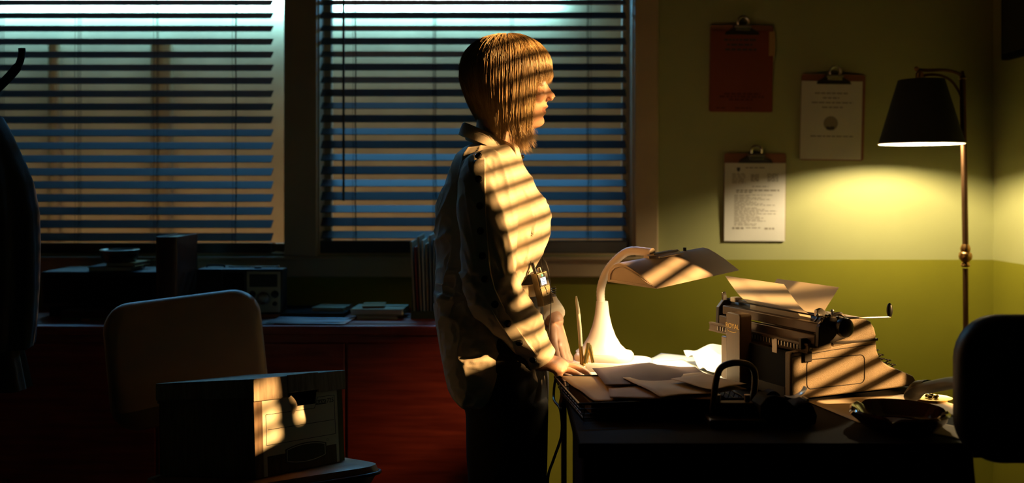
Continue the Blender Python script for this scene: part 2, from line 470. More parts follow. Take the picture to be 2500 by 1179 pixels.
# ------------------------------------------------------------------ blinds
def slat_mesh(L, wd=0.047, th=0.0028):
    return MB().box((0, 0, 0), (L, wd, th)).mesh('slat')

def blind(name, label, x0, x1, yc, ztop, zbot, pitch, tilt, M0, cords, wand=None, n=None, odd=0.0, shut=None):
    """local frame: x along the slats, y outward, z up"""
    t = thing(name, label, 'blind', M=M0)
    L = x1 - x0
    me = slat_mesh(L); me.materials.append(M['slat'])
    z = zbot + pitch * 0.86; i = 0
    rnd = random.Random(hash(label) % 1000 if False else int(abs(x0) * 1000))
    while z < ztop - 0.03:
        o = link_mesh('slat', me, None, t)
        a = tilt + (odd * (1 if i % 2 else -1) if odd else 0) + rnd.uniform(-0.012, 0.012)
        if shut and shut[0] < z < shut[1]: a = R(-58)
        o.matrix_local = Matrix.Translation(((x0 + x1) / 2, yc, z)) @ Matrix.Rotation(a, 4, 'X')
        z += pitch; i += 1
    MB().bb((x0 - 0.004, yc - 0.026, zbot - 0.028), (x1 + 0.004, yc + 0.026, zbot + 0.020)).build('bottom_rail', M['slat'], t, smooth=0, bevel=0.003)
    MB().bb((x0 - 0.006, yc - 0.028, ztop), (x1 + 0.006, yc + 0.028, ztop + 0.05)).build('head_rail', M['slat'], t, smooth=0, bevel=0.003)
    for c in cords:
        k = MB()
        for dx, dy in ((-0.0055, -0.024), (0.0055, -0.024), (-0.0055, 0.024), (0, 0.0)):
            pts = [(c + dx + 0.0015 * math.sin(j * 1.7 + c * 9), yc + dy, zbot + (ztop - zbot) * j / 14) for j in range(15)]
            k.tube(pts, 0.0009, 5)
        k.build('ladder_cord', M['cord'], t, smooth=0)
    if wand:
        MB().cyl((wand[0], yc - 0.045, ztop), (wand[0], yc - 0.045, wand[1]), 0.0045, n=8).build('tilt_wand', M['slat'], t)
    return t
YB = WY + 0.045
bx = lambda px: (px - 1250) * YB / FPX
bz = lambda py: CAMZ - (py - HOR) * YB / FPX
PITCH = 31.8 * YB / FPX
blind('window_blind', 'black slatted blind in the wider window behind the coat stand', W1[0] + 0.03, bx(665), YB, 2.22, bz(606), PITCH, R(34), Matrix.Identity(4),
      [bx(5), bx(194), bx(385), bx(576)])
blind('window_blind', 'black slatted blind with tilt wand behind the standing person', bx(783), bx(1528), YB, 2.22, bz(600), PITCH * 0.99, R(34), Matrix.Identity(4),
      [bx(868), bx(1062), bx(1250), bx(1438)], (bx(844), bz(490)), odd=R(3.0))
# side window blind: local x along -Y, local y outward (+X)
M_side = Matrix(((0, 1, 0, RX), (-1, 0, 0, 0), (0, 0, 1, 0), (0, 0, 0, 1)))
blind('window_blind', 'slatted blind in the tall narrow window of the right-hand wall', -SW[1] + 0.012, -SW[0] - 0.012, 0.05, SZ[1] - 0.03, SZ[0] + 0.03, 0.0500, R(-6), M_side,
      [-SW[0] - 0.1, -SW[1] + 0.1], shut=(1.498, 1.548))  # shut slat added to keep sun off the desk lamp hood
blind('window_blind', 'short slatted blind in the small opening added for sun on the box', -SN[1] + 0.008, -SN[0] - 0.008, 0.05, SNZ[1] - 0.02, SNZ[0] + 0.03, 0.0500, R(-6), M_side,
      [-SN[0] - 0.05, -SN[1] + 0.05])

# ------------------------------------------------------------------ credenza
CZ = 0.78; CF = 2.92
t = thing('credenza', 'long low mahogany credenza below the back windows', 'cabinet', (-1.1, 3.16, 0))
CX0, CX1 = -2.35, 0.02
MB().bb((CX0 - 0.01, CF - 0.015, CZ - 0.028), (CX1 + 0.012, WY - 0.035, CZ)).build('worktop', M['mahogany'], t, True, bevel=0.004)
MB().bb((CX0, CF + 0.012, 0.08), (CX1, WY - 0.04, CZ - 0.028)).build('body', M['mahogany'], t, True)
MB().bb((CX0 + 0.04, CF + 0.05, 0.0), (CX1 - 0.04, WY - 0.06, 0.08)).build('plinth', M['matte_black'], t, True)
n = 4; dw = (CX1 - CX0) / n
xb_ = [CX0, -1.62, -1.10, (845 - 1250) * CF / FPX, CX1]
for i in range(4):
    d = MB().bb((xb_[i] + 0.004, CF - 0.004, 0.10), (xb_[i + 1] - 0.004, CF + 0.012, CZ - 0.055)).build('door', M['mahogany'], t, True, bevel=0.003)
    x = xb_[i] + 0.06
    MB().cyl((x, CF - 0.004, 0.30), (x, CF - 0.020, 0.30), 0.005).ball((x, CF - 0.026, 0.30), 0.011).build('knob', M['bronze'], d, True)

# things on the credenza
def cbook(name, label, cat, px0, px1, py0, py1, Y, depth, cover, pages=None, group=None, rot=0.0):
    """a closed book or box lying or standing: front face spans the given span at depth Y"""
    a = P(px0, py1, Y); c = P(px1, py0, Y)
    t = thing(name, label, cat, ((a.x + c.x) / 2, Y + depth / 2, a.z), rot, group)
    W, H = c.x - a.x, c.z - a.z
    th = min(0.0035, H * 0.16)
    MB().bb((-W / 2, -depth / 2, 0), (W / 2, depth / 2, th)).bb((-W / 2, -depth / 2, H - th), (W / 2, depth / 2, H)).bb((-W / 2, depth / 2 - th, th), (W / 2, depth / 2, H - th)).build('cover', cover, t, smooth=0, bevel=0.0008)
    MB().bb((-W / 2 + 0.003, -depth / 2 + 0.003, th), (W / 2 - 0.003, depth / 2 - th, H - th)).build('page_block', pages or M['page'], t, smooth=0)
    return t
zc = lambda Y: HOR + (CAMZ - CZ) * FPX / Y       # row of the worktop at depth Y

# dark cabinet speaker with small stack on top, tall narrow book/upright
Yk = 3.10
a = P(95, zc(Yk), Yk); c = P(378, 664, Yk)
t = thing('equipment_box', 'low black box standing on the credenza below the wider blind', 'box', ((a.x + c.x) / 2, Yk, CZ))
wv, hv = c.x - a.x, c.z - CZ
MB().bb((-wv / 2, 0.008, 0.032), (wv / 2, 0.22, hv)).build('case', M['radio_black'], t, bevel=0.006)
MB().bb((-wv / 2 + 0.015, 0.0, 0.047), (wv / 2 - 0.015, 0.009, hv - 0.015)).build('grille', M['matte_black'], t, bevel=0.002)
for sx in (-1, ):
    MB().bb((sx * wv / 2 - sx * 0.05, 0.03, 0), (sx * wv / 2 - sx * 0.02, 0.2, 0.032)).build('foot', M['matte_black'], t)
spz = P(0, 664, Yk).z
def zpy(py, Y): return P(0, py, Y).z
cbook('paperback_book', 'dark brown book at the bottom of the stack on the black box', 'book', 212, 318, 651, 663.5, 3.12, 0.13, M['brown_card'], group='small stack on the black box', rot=R(3))
cbook('paperback_book', 'tan book in the small stack under the black dish', 'book', 258, 334, 641, 651, 3.13, 0.11, M['manila'], group='small stack on the black box', rot=R(-4))
bx0 = P(292, 640.5, 3.17)
t = thing('black_dish', 'shallow black dish with pale rim on the small book stack', 'dish', bx0)
MB().lathe([(0.040, 0), (0.052, 0.004), (0.058, 0.022), (0.059, 0.030)], n=32).build('bowl', M['black_plastic'], t)
MB().lathe([(0.059, 0.030), (0.062, 0.036), (0.064, 0.043), (0.060, 0.045), (0.055, 0.041)], n=32, cap=False).build('rim', M['pack'], t)

a = P(381, 578, 3.06); c = P(432, 760, 3.06)
t = thing('upright_ledger', 'tall dark red ledger standing upright on the long flat box', 'book', ((a.x + c.x) / 2, 3.06, zpy(757, 3.06)))
hh = a.z - zpy(757, 3.06); ww = c.x - a.x
MB().bb((-ww / 2, 0, 0), (-ww / 2 + 0.005, 0.2, hh)).bb((ww / 2 - 0.005, 0, 0), (ww / 2, 0.2, hh)).build('cover', M['brown_wood'], t, bevel=0.001)
MB().prism([(ww / 2 * math.cos(u), -0.010 * math.sin(u)) for u in np.linspace(0, math.pi, 9)], 0, hh).build('spine', M['brown_wood'], t)
MB().bb((-ww / 2 + 0.005, 0.001, 0.004), (ww / 2 - 0.005, 0.195, hh - 0.005)).build('page_block', M['page'], t)
# long flat box
a = P(148, 781, 3.02); c = P(440, 759, 3.02)
t = thing('flat_box', 'long flat olive-brown box lying on the credenza under the ledger', 'box', ((a.x + c.x) / 2, 3.02, CZ))
wv = c.x - a.x
MB().bb((-wv / 2, 0.0, 0), (wv / 2, 0.24, 0.014)).build('tray', M['olive'], t, bevel=0.002)
MB().bb((-wv / 2 - 0.002, -0.002, 0.010), (wv / 2 + 0.002, 0.242, zpy(757, 3.04) - CZ)).build('lid', M['brown_card'], t, bevel=0.002)
pr = MB()
for i in range(26):
    x = -wv / 2 + 0.16 + i * 0.0085
    pr.bb((x, -0.0026, 0.0135), (x + random.uniform(0.003, 0.006), -0.002, 0.0205))
pr.build('printed_line', M['pale_file'], t, smooth=0)
o = MB().bb((0, 0, 0), (0.024, 0.008, 0.010)).build('eraser', M['orange_book'], bevel=0.002)
o.location = P(198, zc(2.985), 2.985); o.location.z = CZ + 0.0003
tag(o, 'small orange eraser in front of the long flat box', 'eraser')

# radio
Yr = 3.10
a = P(540, 766, Yr); c = P(690, 657, Yr)
RZ = P(0, 767, Yr).z
t = thing('radio', 'portable radio with silver control panel and round tuning dial', 'radio', ((a.x + c.x) / 2, Yr, RZ))
W_, H_ = c.x - a.x, c.z - RZ
rl = lambda px, py: ((px - 615) * Yr / FPX, P(0, py, Yr).z - RZ)
MB().bb((-W_ / 2, 0, 0), (W_ / 2, 0.065, H_)).build('case', M['radio_black'], t, bevel=0.004)
x0, z0 = rl(603, 763); x1, z1 = rl(685, 662)
MB().bb((x0, -0.004, z0), (x1, 0.001, z1)).build('control_panel', M['silver'], t, bevel=0.002)
x0, z0 = rl(610, 700); x1, z1 = rl(678, 669)
MB().bb((x0, -0.006, z0), (x1, -0.003, z1)).build('display', M['black_plastic'], t, bevel=0.001)
rotx = Matrix.Rotation(R(90), 3, 'X')
for px, py, r, mt in ((644, 727, 0.021, 'steel'), (617, 718, 0.009, 'black_plastic'), (616, 745, 0.009, 'black_plastic'), (672, 718, 0.010, 'black_plastic'), (672, 741, 0.006, 'black_plastic')):
    x, z = rl(px, py)
    MB().lathe([(r * 1.25, 0.0), (r * 1.25, 0.002)], (x, -0.004, z), 24, rotx).lathe([(r, 0.002), (r * 0.96, 0.012), (r * 0.75, 0.016), (r * 0.3, 0.0175)], (x, -0.004, z), 24, rotx).build('dial' if r > 0.02 else 'knob', M[mt], t)
x0, z0 = rl(546, 760); x1, z1 = rl(596, 666)
g = MB()
g.bb((x0, -0.003, z0), (x1, 0.001, z1))
for i in range(14):
    zz = z0 + (z1 - z0) * (i + 0.5) / 14
    g.bb((x0 + 0.004, -0.0045, zz - 0.001), (x1 - 0.004, -0.003, zz + 0.001))
g.build('speaker_grille', M['matte_black'], t, smooth=0)
x0, z0 = rl(542, 747)
MB().bb((x0 + 0.004, -0.0055, z0), (x0 + 0.036, -0.0045, z0 + 0.009)).build('badge', M['bronze'], t)
MB().cyl((0.012, 0.03, H_), (0.012, 0.03, H_ + 0.006), 0.012).build('top_button', M['black_plastic'], t)
x, z = rl(671, 655)
MB().cyl((x, 0.05, H_ - 0.002), (x, 0.05, H_ + 0.009), 0.004).cyl((x, 0.05, H_ + 0.004), (-W_ / 2 + 0.01, 0.05, H_ + 0.004), 0.0022, n=8).build('antenna', M['chrome'], t)
# dark case left of the radio, supported on the books
a = P(474, 764, 3.14); c = P(538, 658, 3.14)
t = thing('metal_case', 'plain black case standing on the credenza beside the radio', 'case', ((a.x + c.x) / 2, 3.16, CZ))
MB().bb((-(c.x - a.x) / 2, 0, 0), ((c.x - a.x) / 2, 0.14, c.z - CZ)).build('body', M['radio_black'], t, bevel=0.006)
MB().tube(spline([(-0.03, 0.07, c.z - CZ - 0.002), (-0.026, 0.07, c.z - CZ + 0.006), (0.026, 0.07, c.z - CZ + 0.006), (0.03, 0.07, c.z - CZ - 0.002)], 4), 0.003, 8).build('handle', M['matte_black'], t)
# books under the radio
cbook('thin_book', 'cream book lying under the speaker end of the radio', 'book', 542, 600, 767.2, zc(3.085), 3.085, 0.12, M['cream_book'], M['cream_paper'], group='books under the radio')
cbook('thin_book', 'orange book lying under the dial end of the radio', 'book', 606, 684, 767.2, zc(3.085), 3.085, 0.12, M['orange_book'], M['orange_book'], group='books under the radio')
# little glass jars
for i, (px, s) in enumerate(((462, 0.9), (488, 1.15), (511, 1.0), (531, 0.85))):
    p = P(px, zc(3.045), 3.045); p.z = CZ + 0.0004
    t = thing('ink_jar', ['squat', 'tall', 'middle-sized', 'smallest'][i] + ' little glass ink jar in the row before the black case', 'jar', p, group='ink jars on the credenza')
    MB().lathe([(0.010 * s, 0), (0.012 * s, 0.003), (0.012 * s, 0.016 * s), (0.008 * s, 0.020 * s)], n=18).build('jar_body', M['glass_jar'], t)
    MB().lathe([(0.0085 * s, 0.020 * s), (0.0085 * s, 0.027 * s), (0.006 * s, 0.028 * s)], n=18).build('lid', M['chrome'], t)

def sheet(name, label, cat, center, wx, wy, rz, m, curl=None, group=None, nx=10, ny=12, th=0.0004, kind=None):
    vs = []; fs = []
    for j in range(ny + 1):
        for i in range(nx + 1):
            u, v = i / nx - 0.5, j / ny - 0.5
            z = curl(u, v) if curl else 0.0
            vs.append((u * wx, v * wy, z))
    for j in range(ny):
        for i in range(nx):
            k = j * (nx + 1) + i
            fs.append((k, k + 1, k + nx + 2, k + nx + 1))
    o = MB().add(vs, fs).build(name, m, None, smooth=60, solid=th)
    o.location = center; o.rotation_euler = (0, 0, rz)
    return tag(o, label, cat, group)
sheet('paper_sheet', 'pale sheet of paper overhanging the credenza edge below the radio', 'paper', (P(600, zc(2.99), 2.99).x, 2.985, CZ + 0.0008), 0.20, 0.12, R(2), M['blue_lit_paper'], lambda u, v: 0.0005 + 0.001 * (u + 0.5) ** 2, group='loose sheets on the credenza')
sheet('paper_sheet', 'pale sheet tinted with blue window light lying slanted before the flat books', 'paper', (P(760, zc(3.0), 3.0).x, 3.00, CZ + 0.003), 0.25, 0.14, R(-4), M['blue_lit_paper'], lambda u, v: 0.0008 + 0.006 * max(0, -u) ** 2, group='loose sheets on the credenza')
t = thing('folder', 'thin dark folder lying behind the pale sheet', 'folder', (P(760, 0, 3.16).x, 3.18, CZ + 0.0006))
MB().bb((-0.13, -0.09, 0), (0.12, 0.10, 0.012)).build('pages', M['brown_card'], t)
MB().bb((-0.135, -0.095, 0.012), (0.125, 0.105, 0.0145)).build('cover', M['matte_black'], t)
Yq = 3.05
cbook('paperback_book', 'pale worn paperback at the bottom of the flat pile by the file holder', 'book', 868, 968, 770, zc(Yq), Yq, 0.14, M['cream_book'], group='paperbacks beside the file holder', rot=R(2))
cbook('paperback_book', 'second paperback from the bottom with a reddish spot', 'book', 856, 986, 755.5, 769.6, Yq, 0.14, M['cream_book'], M['cream_paper'], group='paperbacks beside the file holder', rot=R(-3))
cbook('paperback_book', 'thin orange book topping the flat pile by the file holder', 'book', 880, 936, 747, 755, Yq + 0.03, 0.10, M['manila'], M['orange_book'], group='paperbacks beside the file holder', rot=R(5))
cbook('paperback_book', 'thin book resting on the dark folder', 'book', 764, 845, 751, zpy and 759.5, 3.14, 0.12, M['cream_book'], M['cream_paper'], group='paperbacks beside the file holder', rot=R(-6))
# file holder
Yf = 3.06
a = P(1003, zc(Yf), Yf); c = P(1075, 580, Yf)
t = thing('file_holder', 'olive magazine holder at the credenza end behind the person', 'file holder', ((a.x + c.x) / 2, Yf, CZ))
wv = c.x - a.x
hb = MB()
hb.bb((-wv / 2, 0, 0), (wv / 2, 0.004, 0.025)).bb((-wv / 2, 0.22, 0), (wv / 2, 0.224, 0.20)).bb((-wv / 2, 0.004, 0), (wv / 2, 0.22, 0.004))
hb.build('tray', M['olive'], t, smooth=0)
for sx in (-1, 1):
    MB().prism([(0.004, 0.004), (0.22, 0.004), (0.22, 0.20), (0.15, 0.20), (0.004, 0.05)], sx * wv / 2, sx * (wv / 2 - 0.003), lambda q, r, h: (h, q, r)).build('side_panel', M['olive'], t, smooth=0)
fl = [('pale_file', 0.245), ('red_file', 0.228), ('pale_file', 0.262), ('cream_paper', 0.25), ('pale_file', 0.238), ('grey_file', 0.266), ('grey_file', 0.252), ('cream_paper', 0.24)]
nm = ['cream file at the outer left of the holder', 'red file second in the holder', 'tall pale file third in the holder', 'cream paper bundle fourth in the holder', 'pale file in the middle of the holder', 'tallest grey file in the holder', 'grey file beside the tallest in the holder', 'cream file at the end of the holder by the person']
for i, (mm, h) in enumerate(fl):
    x = (a.x + c.x) / 2 - wv / 2 + 0.008 + i * (wv - 0.016) / 7.4
    o = MB().bb((0, 0, 0), (0.0062, 0.19, h)).build('paper_file', M[mm], smooth=0, bevel=0.0008)
    o.matrix_local = Matrix.Translation((x, Yf + 0.012, CZ + 0.0045)) @ Matrix.Rotation(R(-3.0 + i * 0.4), 4, 'Y')
    tag(o, nm[i], 'file', 'files in the magazine holder')

# ------------------------------------------------------------------ clipboards on the wall
def clipboard(label, px0, px1, py0, py1, paper, kind, tilt, paper_px):
    a = P(px0, py1, WY); c = P(px1, py0, WY)
    M0 = Matrix.Translation(((a.x + c.x) / 2, WY - 0.004, (a.z + c.z) / 2)) @ Matrix.Rotation(R(tilt), 4, 'Y') @ Matrix.Rotation(R(1.5), 4, 'X')
    t = thing('clipboard', label, 'clipboard', M=M0, group='clipboards on the wall')
    W_, H_ = c.x - a.x, c.z - a.z
    fr = lambda x, z, h: (x, -h, z)
    MB().prism(rrect(W_, H_, 0.010), 0.0, 0.004, fr).build('board', M['hardboard'], t, bevel=0.0008)
    p0, p1, q0, q1 = paper_px
    k = WY / FPX; cx, cz = (px0 + px1) / 2, (py0 + py1) / 2
    X0, X1, Z0, Z1 = (p0 - cx) * k, (p1 - cx) * k, -(q1 - cz) * k, -(q0 - cz) * k
    pp = MB().bb((X0, -0.0085, Z0), (X1, -0.0045, Z1)).build('paper_stack', M[paper], t, smooth=0)
    pr = MB()
    def line(u0, u1, v, hgt=0.0022):
        pr.bb((X0 + (X1 - X0) * u0, -0.0089, Z1 - (Z1 - Z0) * v - hgt / 2), (X0 + (X1 - X0) * u1, -0.0085, Z1 - (Z1 - Z0) * v + hgt / 2))
    rr = random.Random(px0)
    def words(u0, u1, v, h=0.0024):
        u = u0
        while u < u1:
            w = rr.uniform(0.03, 0.10); line(u, min(u + w, u1), v, h); u += w + 0.018
    if kind == 'red':
        for v, u0, u1 in ((0.115, 0.21, 0.73), (0.175, 0.26, 0.68), (0.235, 0.23, 0.73)): words(u0, u1, v, 0.0075)
        pr.build('printed_title', M['print_dark'], pp, smooth=0)['kind'] = 'stuff'; pr = MB()
        for v, u0, u1 in ((0.78, 0.22, 0.80), (0.815, 0.15, 0.86), (0.85, 0.30, 0.70)): words(u0, u1, v, 0.008)
        words(0.10, 0.24, 0.955, 0.005); words(0.40, 0.66, 0.955, 0.005)
        pr.build('printed_footer', M['print_red'], pp, smooth=0)['kind'] = 'stuff'
        MB().bb((X1 - 0.016, -0.0095, Z1 - 0.090), (X1 + 0.006, -0.0085, Z1 - 0.003)).build('tape_strip', M['manila'], t)
    elif kind == 'seal':
        for v, u0, u1 in ((0.155, 0.22, 0.76), (0.215, 0.35, 0.62), (0.275, 0.17, 0.85), (0.335, 0.34, 0.68), (0.705, 0.16, 0.86)): words(u0, u1, v, 0.0045)
        pr.build('printed_text', M['print'], pp, smooth=0)['kind'] = 'stuff'
        fr2 = lambda x, z, h: (X0 + (X1 - X0) * 0.49 + x, -0.0085 - h, Z1 - (Z1 - Z0) * 0.54 + z)
        cc = [(0.026 * math.cos(u), 0.026 * math.sin(u)) for u in np.linspace(0, 2 * math.pi, 26)[:-1]]
        s_ = MB().prism(cc, 0, 0.0004, fr2)
        s_.build('printed_seal', M['print'], pp, smooth=0)
        MB().prism([(-0.014, -0.023), (0.012, -0.023), (0.015, -0.012), (0.004, -0.010), (-0.002, -0.013), (-0.016, -0.010)], 0, 0.0008, fr2).build('seal_ribbon', M['print_dark'], pp, smooth=0)
    else:
        for v, u0, u1, h in ((0.06, 0.34, 0.66, 0.004), (0.30, 0.45, 0.72, 0.003), (0.35, 0.19, 0.90, 0.005), (0.375, 0.19, 0.45, 0.004)): words(u0, u1, v, h)
        for j in range(22):
            words(0.16, 0.30 + 0.6 * rr.random(), 0.41 + j * 0.0185, 0.0022)
        words(0.13, 0.32, 0.835, 0.007); words(0.35, 0.6, 0.83, 0.003); words(0.66, 0.82, 0.84, 0.006)
        for j in range(6):
            words(0.43, 0.56, 0.15 + j * 0.016, 0.003); words(0.70, 0.88, 0.14 + j * 0.018, 0.003); words(0.12, 0.34, 0.14 + j * 0.022, 0.003)
        pr.build('printed_text', M['print'], pp, smooth=0)['kind'] = 'stuff'
        fr2 = lambda x, z, h: (X0 + (X1 - X0) * 0.225 + x, -0.0085 - h, Z1 - (Z1 - Z0) * 0.085 + z)
        MB().prism([(-0.006, 0.008), (0.006, 0.008), (0.006, -0.002), (0, -0.009), (-0.006, -0.002)], 0, 0.0004, fr2).build('printed_crest', M['print_dark'], pp, smooth=0)
    # clip: base plate, sprung lever, bulb-shaped thumb piece with hole ring
    zt = H_ / 2
    MB().prism([(-0.062, zt - 0.036), (0.062, zt - 0.036), (0.058, zt - 0.026), (0.034, zt - 0.012), (0.022, zt + 0.004), (-0.022, zt + 0.004), (-0.034, zt - 0.012), (-0.058, zt - 0.026)], 0.008, 0.012, fr).build('clip_plate', M['type_dark'], t, bevel=0.001)
    MB().cyl((-0.030, -0.017, zt - 0.006), (0.030, -0.017, zt - 0.006), 0.0065, n=14).build('clip_spring', M['steel'], t)
    th = MB()
    ring = []
    for u in np.linspace(R(-30), R(210), 17):
        ring.append((0.019 * math.cos(u), -0.020 - 0.004 * math.sin(u), zt + 0.008 + 0.019 * math.sin(u)))
    th.tube(ring, 0.0048, 8)
    th.bb((-0.026, -0.021, zt - 0.022), (0.026, -0.013, zt - 0.002))
    th.build('clip_lever', M['chrome'], t, bevel=0.001)
    return t
clipboard('reddish clipboard with red sheet, highest on the wall', 1731, 1886, 62, 274, 'red_paper', 'red', 0.5, (1733, 1885, 76, 273))
clipboard('clipboard with white sheet bearing a round seal', 1953, 2109, 182, 392, 'paper', 'seal', 0.8, (1953, 2101, 199, 389))
clipboard('lowest clipboard with a white form above the desk lamp', 1766, 1917, 374, 590, 'paper', 'form', 0.2, (1767, 1915, 398, 588))

# ------------------------------------------------------------------ floor lamp
LY = 3.05
rimc = P(2249, 352, LY)
t = thing('floor_lamp', 'bridge-arm floor lamp with black cone shade in the corner', 'lamp', (P(2352, 0, LY).x + 0.012, LY, 0))
px_ = lambda px, py: P(px, py, LY)
pole = [Vector((px_(2352, 200).x + 0.012, LY, 0.03)), px_(2362, 790), px_(2357, 640)]
MB().cyl(pole[0], px_(2357, 655), 0.0085, n=16).build('lower_pole', M['bronze'], t, True)
MB().cyl(px_(2357, 600), px_(2350, 190), 0.0095, n=16).build('upper_pole', M['bronze'], t, True)
kc = px_(2357, 652)
ks = 0.00133
MB().lathe([(0.010, 0), (0.015, 5 * ks), (0.012, 9 * ks), (0.010, 12 * ks), (0.019, 20 * ks), (0.021, 27 * ks), (0.019, 34 * ks), (0.013, 38 * ks), (0.016, 44 * ks), (0.015, 48 * ks), (0.010, 56 * ks)], kc, 24).build('turned_knop', M['brass'], t, True)
MB().lathe([(0.13, 0), (0.135, 0.006), (0.125, 0.014), (0.06, 0.026), (0.03, 0.034), (0.012, 0.05)], (pole[0].x, LY, 0), 36).build('base', M['bronze'], t, True)
MB().tube(spline([px_(2350, 196), px_(2344, 182), px_(2310, 172), px_(2262, 172), px_(2236, 170)], 6), 0.0055, 10).build('arm', M['bronze'], t, True)
MB().tube(spline([px_(2350, 262), px_(2347, 236), px_(2325, 200), px_(2295, 184), px_(2262, 183), px_(2249, 190)], 6), 0.0045, 10).build('arm_brace', M['bronze'], t, True)
MB().lathe([(0.006, 0), (0.012, 0.004), (0.012, 0.018), (0.006, 0.026)], px_(2245, 192), 16).ball(px_(2238, 168), 0.008).build('swivel', M['brass'], t, True)
MB().lathe([(0.004, 0), (0.013, 0.006), (0.007, 0.014), (0.004, 0.03)], px_(2350, 196), 14).build('finial', M['bronze'], t, True)
zt_, zb_ = px_(0, 195).z, rimc.z
def cone(r0, z0, r1, z1): return [(r0, z0), (r0 + (r1 - r0) * 0.5, z0 + (z1 - z0) * 0.5), (r1, z1)]
sc_ = (rimc.x, LY, 0)
MB().lathe(cone(0.0705, zt_, 0.1315, zb_), sc_, 48, cap=False).build('lamp_shade', M['shade_out'], t, True)
MB().lathe(cone(0.0685, zt_ - 0.002, 0.1290, zb_ + 0.001), sc_, 48, cap=False).lathe([(0.0685, zt_ - 0.002), (0.001, zt_ - 0.002)], sc_, 48, cap=False).build('shade_lining', M['shade_in'], t, True)
MB().lathe([(0.1285, zb_), (0.1325, zb_), (0.1325, zb_ + 0.003), (0.1285, zb_ + 0.003), (0.1285, zb_)], sc_, 48, cap=False).build('shade_rim', M['shade_in'], t, True)
bz_ = 1.405
MB().lathe([(0.006, bz_ + 0.10), (0.013, bz_ + 0.075), (0.013, bz_ + 0.035)], sc_, 20).build('socket', M['brass'], t, True)
MB().ball((rimc.x, LY, bz_), (0.021, 0.021, 0.025), 20, 12).build('bulb', M['bulb'], t, True)
# dark panel high on the right-hand wall
t = thing('wall_panel', 'black board fixed high on the right-hand wall', 'board', (RX, 3.10, 1.65))
MB().bb((-0.03, -0.22, 0.0), (-0.001, 0.19, 0.45)).build('board', M['matte_black'], t, bevel=0.004)
MB().bb((-0.036, -0.20, 0.02), (-0.03, 0.17, 0.43)).build('face', M['black_plastic'], t, bevel=0.003)

# ------------------------------------------------------------------ desk
DZ = 0.73
DX0, DX1, DY0, DY1 = 0.125, 0.985, 1.775, 2.65
t = thing('desk', 'black wooden desk carrying the typewriter and lamp', 'desk', (0.55, 2.24, 0))
MB().bb((DX0, DY0, DZ - 0.028), (DX1, DY1, DZ)).build('desktop', M['desk'], t, True, bevel=0.004)
MB().bb((DX0 + 0.02, DY0 + 0.02, DZ - 0.075), (DX1 - 0.13, DY0 + 0.045, DZ - 0.028)).build('apron', M['desk'], t, True)
MB().bb((DX0 + 0.02, DY1 - 0.045, DZ - 0.075), (DX1 - 0.02, DY1 - 0.02, DZ - 0.028)).build('apron', M['desk'], t, True)
for x in (DX0 + 0.012, ):
    for y in (DY0 + 0.015, DY1 - 0.055):
        MB().bb((x, y, 0), (x + 0.014, y + 0.04, DZ - 0.028)).build('leg', M['desk'], t, True, bevel=0.003)
pd = MB().bb((DX0 + 0.042, DY0 + 0.028, 0.04), (DX1 - 0.125, DY1 - 0.05, DZ - 0.028)).build('pedestal', M['desk'], t, True, bevel=0.003)
for k in range(3):
    z0 = 0.07 + k * 0.205
    d = MB().bb((DX0 + 0.05, DY0 + 0.012, z0), (DX1 - 0.133, DY0 + 0.028, z0 + 0.195)).build('drawer', M['desk'], t, True, bevel=0.003)
    MB().tube(spline([(0.44, DY0 + 0.012, z0 + 0.1), (0.44, DY0 - 0.010, z0 + 0.1), (0.53, DY0 - 0.010, z0 + 0.1), (0.53, DY0 + 0.012, z0 + 0.1)], 4), 0.004, 8).build('handle', M['bronze'], d, True)

# ------------------------------------------------------------------ desk lamp
LC = P(1540, 690, 2.25)
ax = Vector((0.70, 0.70, 0.055)).normalized(); uu = Vector((0.707, -0.707, -0.012)).normalized(); vv = uu.cross(ax) * -1
if vv.z < 0: vv = -vv
bl = P(1483, 688, 2.285)
prof = [(0.0, 0.0), (0.001, 0.018), (0.008, 0.033), (0.020, 0.044), (0.036, 0.049), (0.054, 0.046), (0.075, 0.037), (0.100, 0.024), (0.145, -0.004)]
LEN = 0.36
t = thing('desk_lamp', 'ivory gooseneck desk lamp with long barrel hood, switched on', 'lamp', (P(1470, 0, 2.47).x, 2.47, DZ))
fr = lambda a, b_, h: bl + uu * a + vv * b_ + ax * h
inn = []
for i, (a_, b_) in enumerate(prof):
    c_ = Vector((0.060, 0.0)); d_ = Vector((a_, b_)) - c_
    inn.append((c_.x + d_.x * 0.965, c_.y + d_.y * 0.94 - (0.0005)))
shell = prof + inn[::-1]
MB().loft([[fr(a_, b_, h) for a_, b_ in shell] for h in np.linspace(0.004, LEN - 0.004, 9)], True).build('hood', M['lamp_body'], t, True, smooth=40)
for h0, h1 in ((0.0, 0.004), (LEN - 0.004, LEN)):
    c_ = MB().prism(prof, h0, h1, fr).build('end_cap', M['lamp_body'], t, True, smooth=0, bevel=0.0015)
    hs = -0.002 if h0 == 0 else LEN + 0.002
    pts = [fr(0.058 + (a_ - 0.058) * 0.84, 0.018 + (b_ - 0.018) * 0.72, hs + (0.001 if h0 == 0 else -0.001)) for a_, b_ in prof]
    MB().tube(pts + [pts[0]], 0.0022, 6).build('raised_rim', M['lamp_body'], c_, True)
tb = fr(0.055, 0.018, 0.03); te = fr(0.055, 0.018, LEN - 0.03)
MB().cyl(tb, te, 0.010, n=16).build('light_tube', M['tube_glow'], t, True)
ll = area('desk_lamp_light', tuple(fr(0.055, 0.004, LEN * 0.52)), (0, 0, 0), 0.05, 0.26, 2.7, (1.0, 0.80, 0.46), spread=118)
ca, sa = math.cos(R(18)), math.sin(R(18))
lx, lz = uu * ca - vv * sa, vv * ca + uu * sa
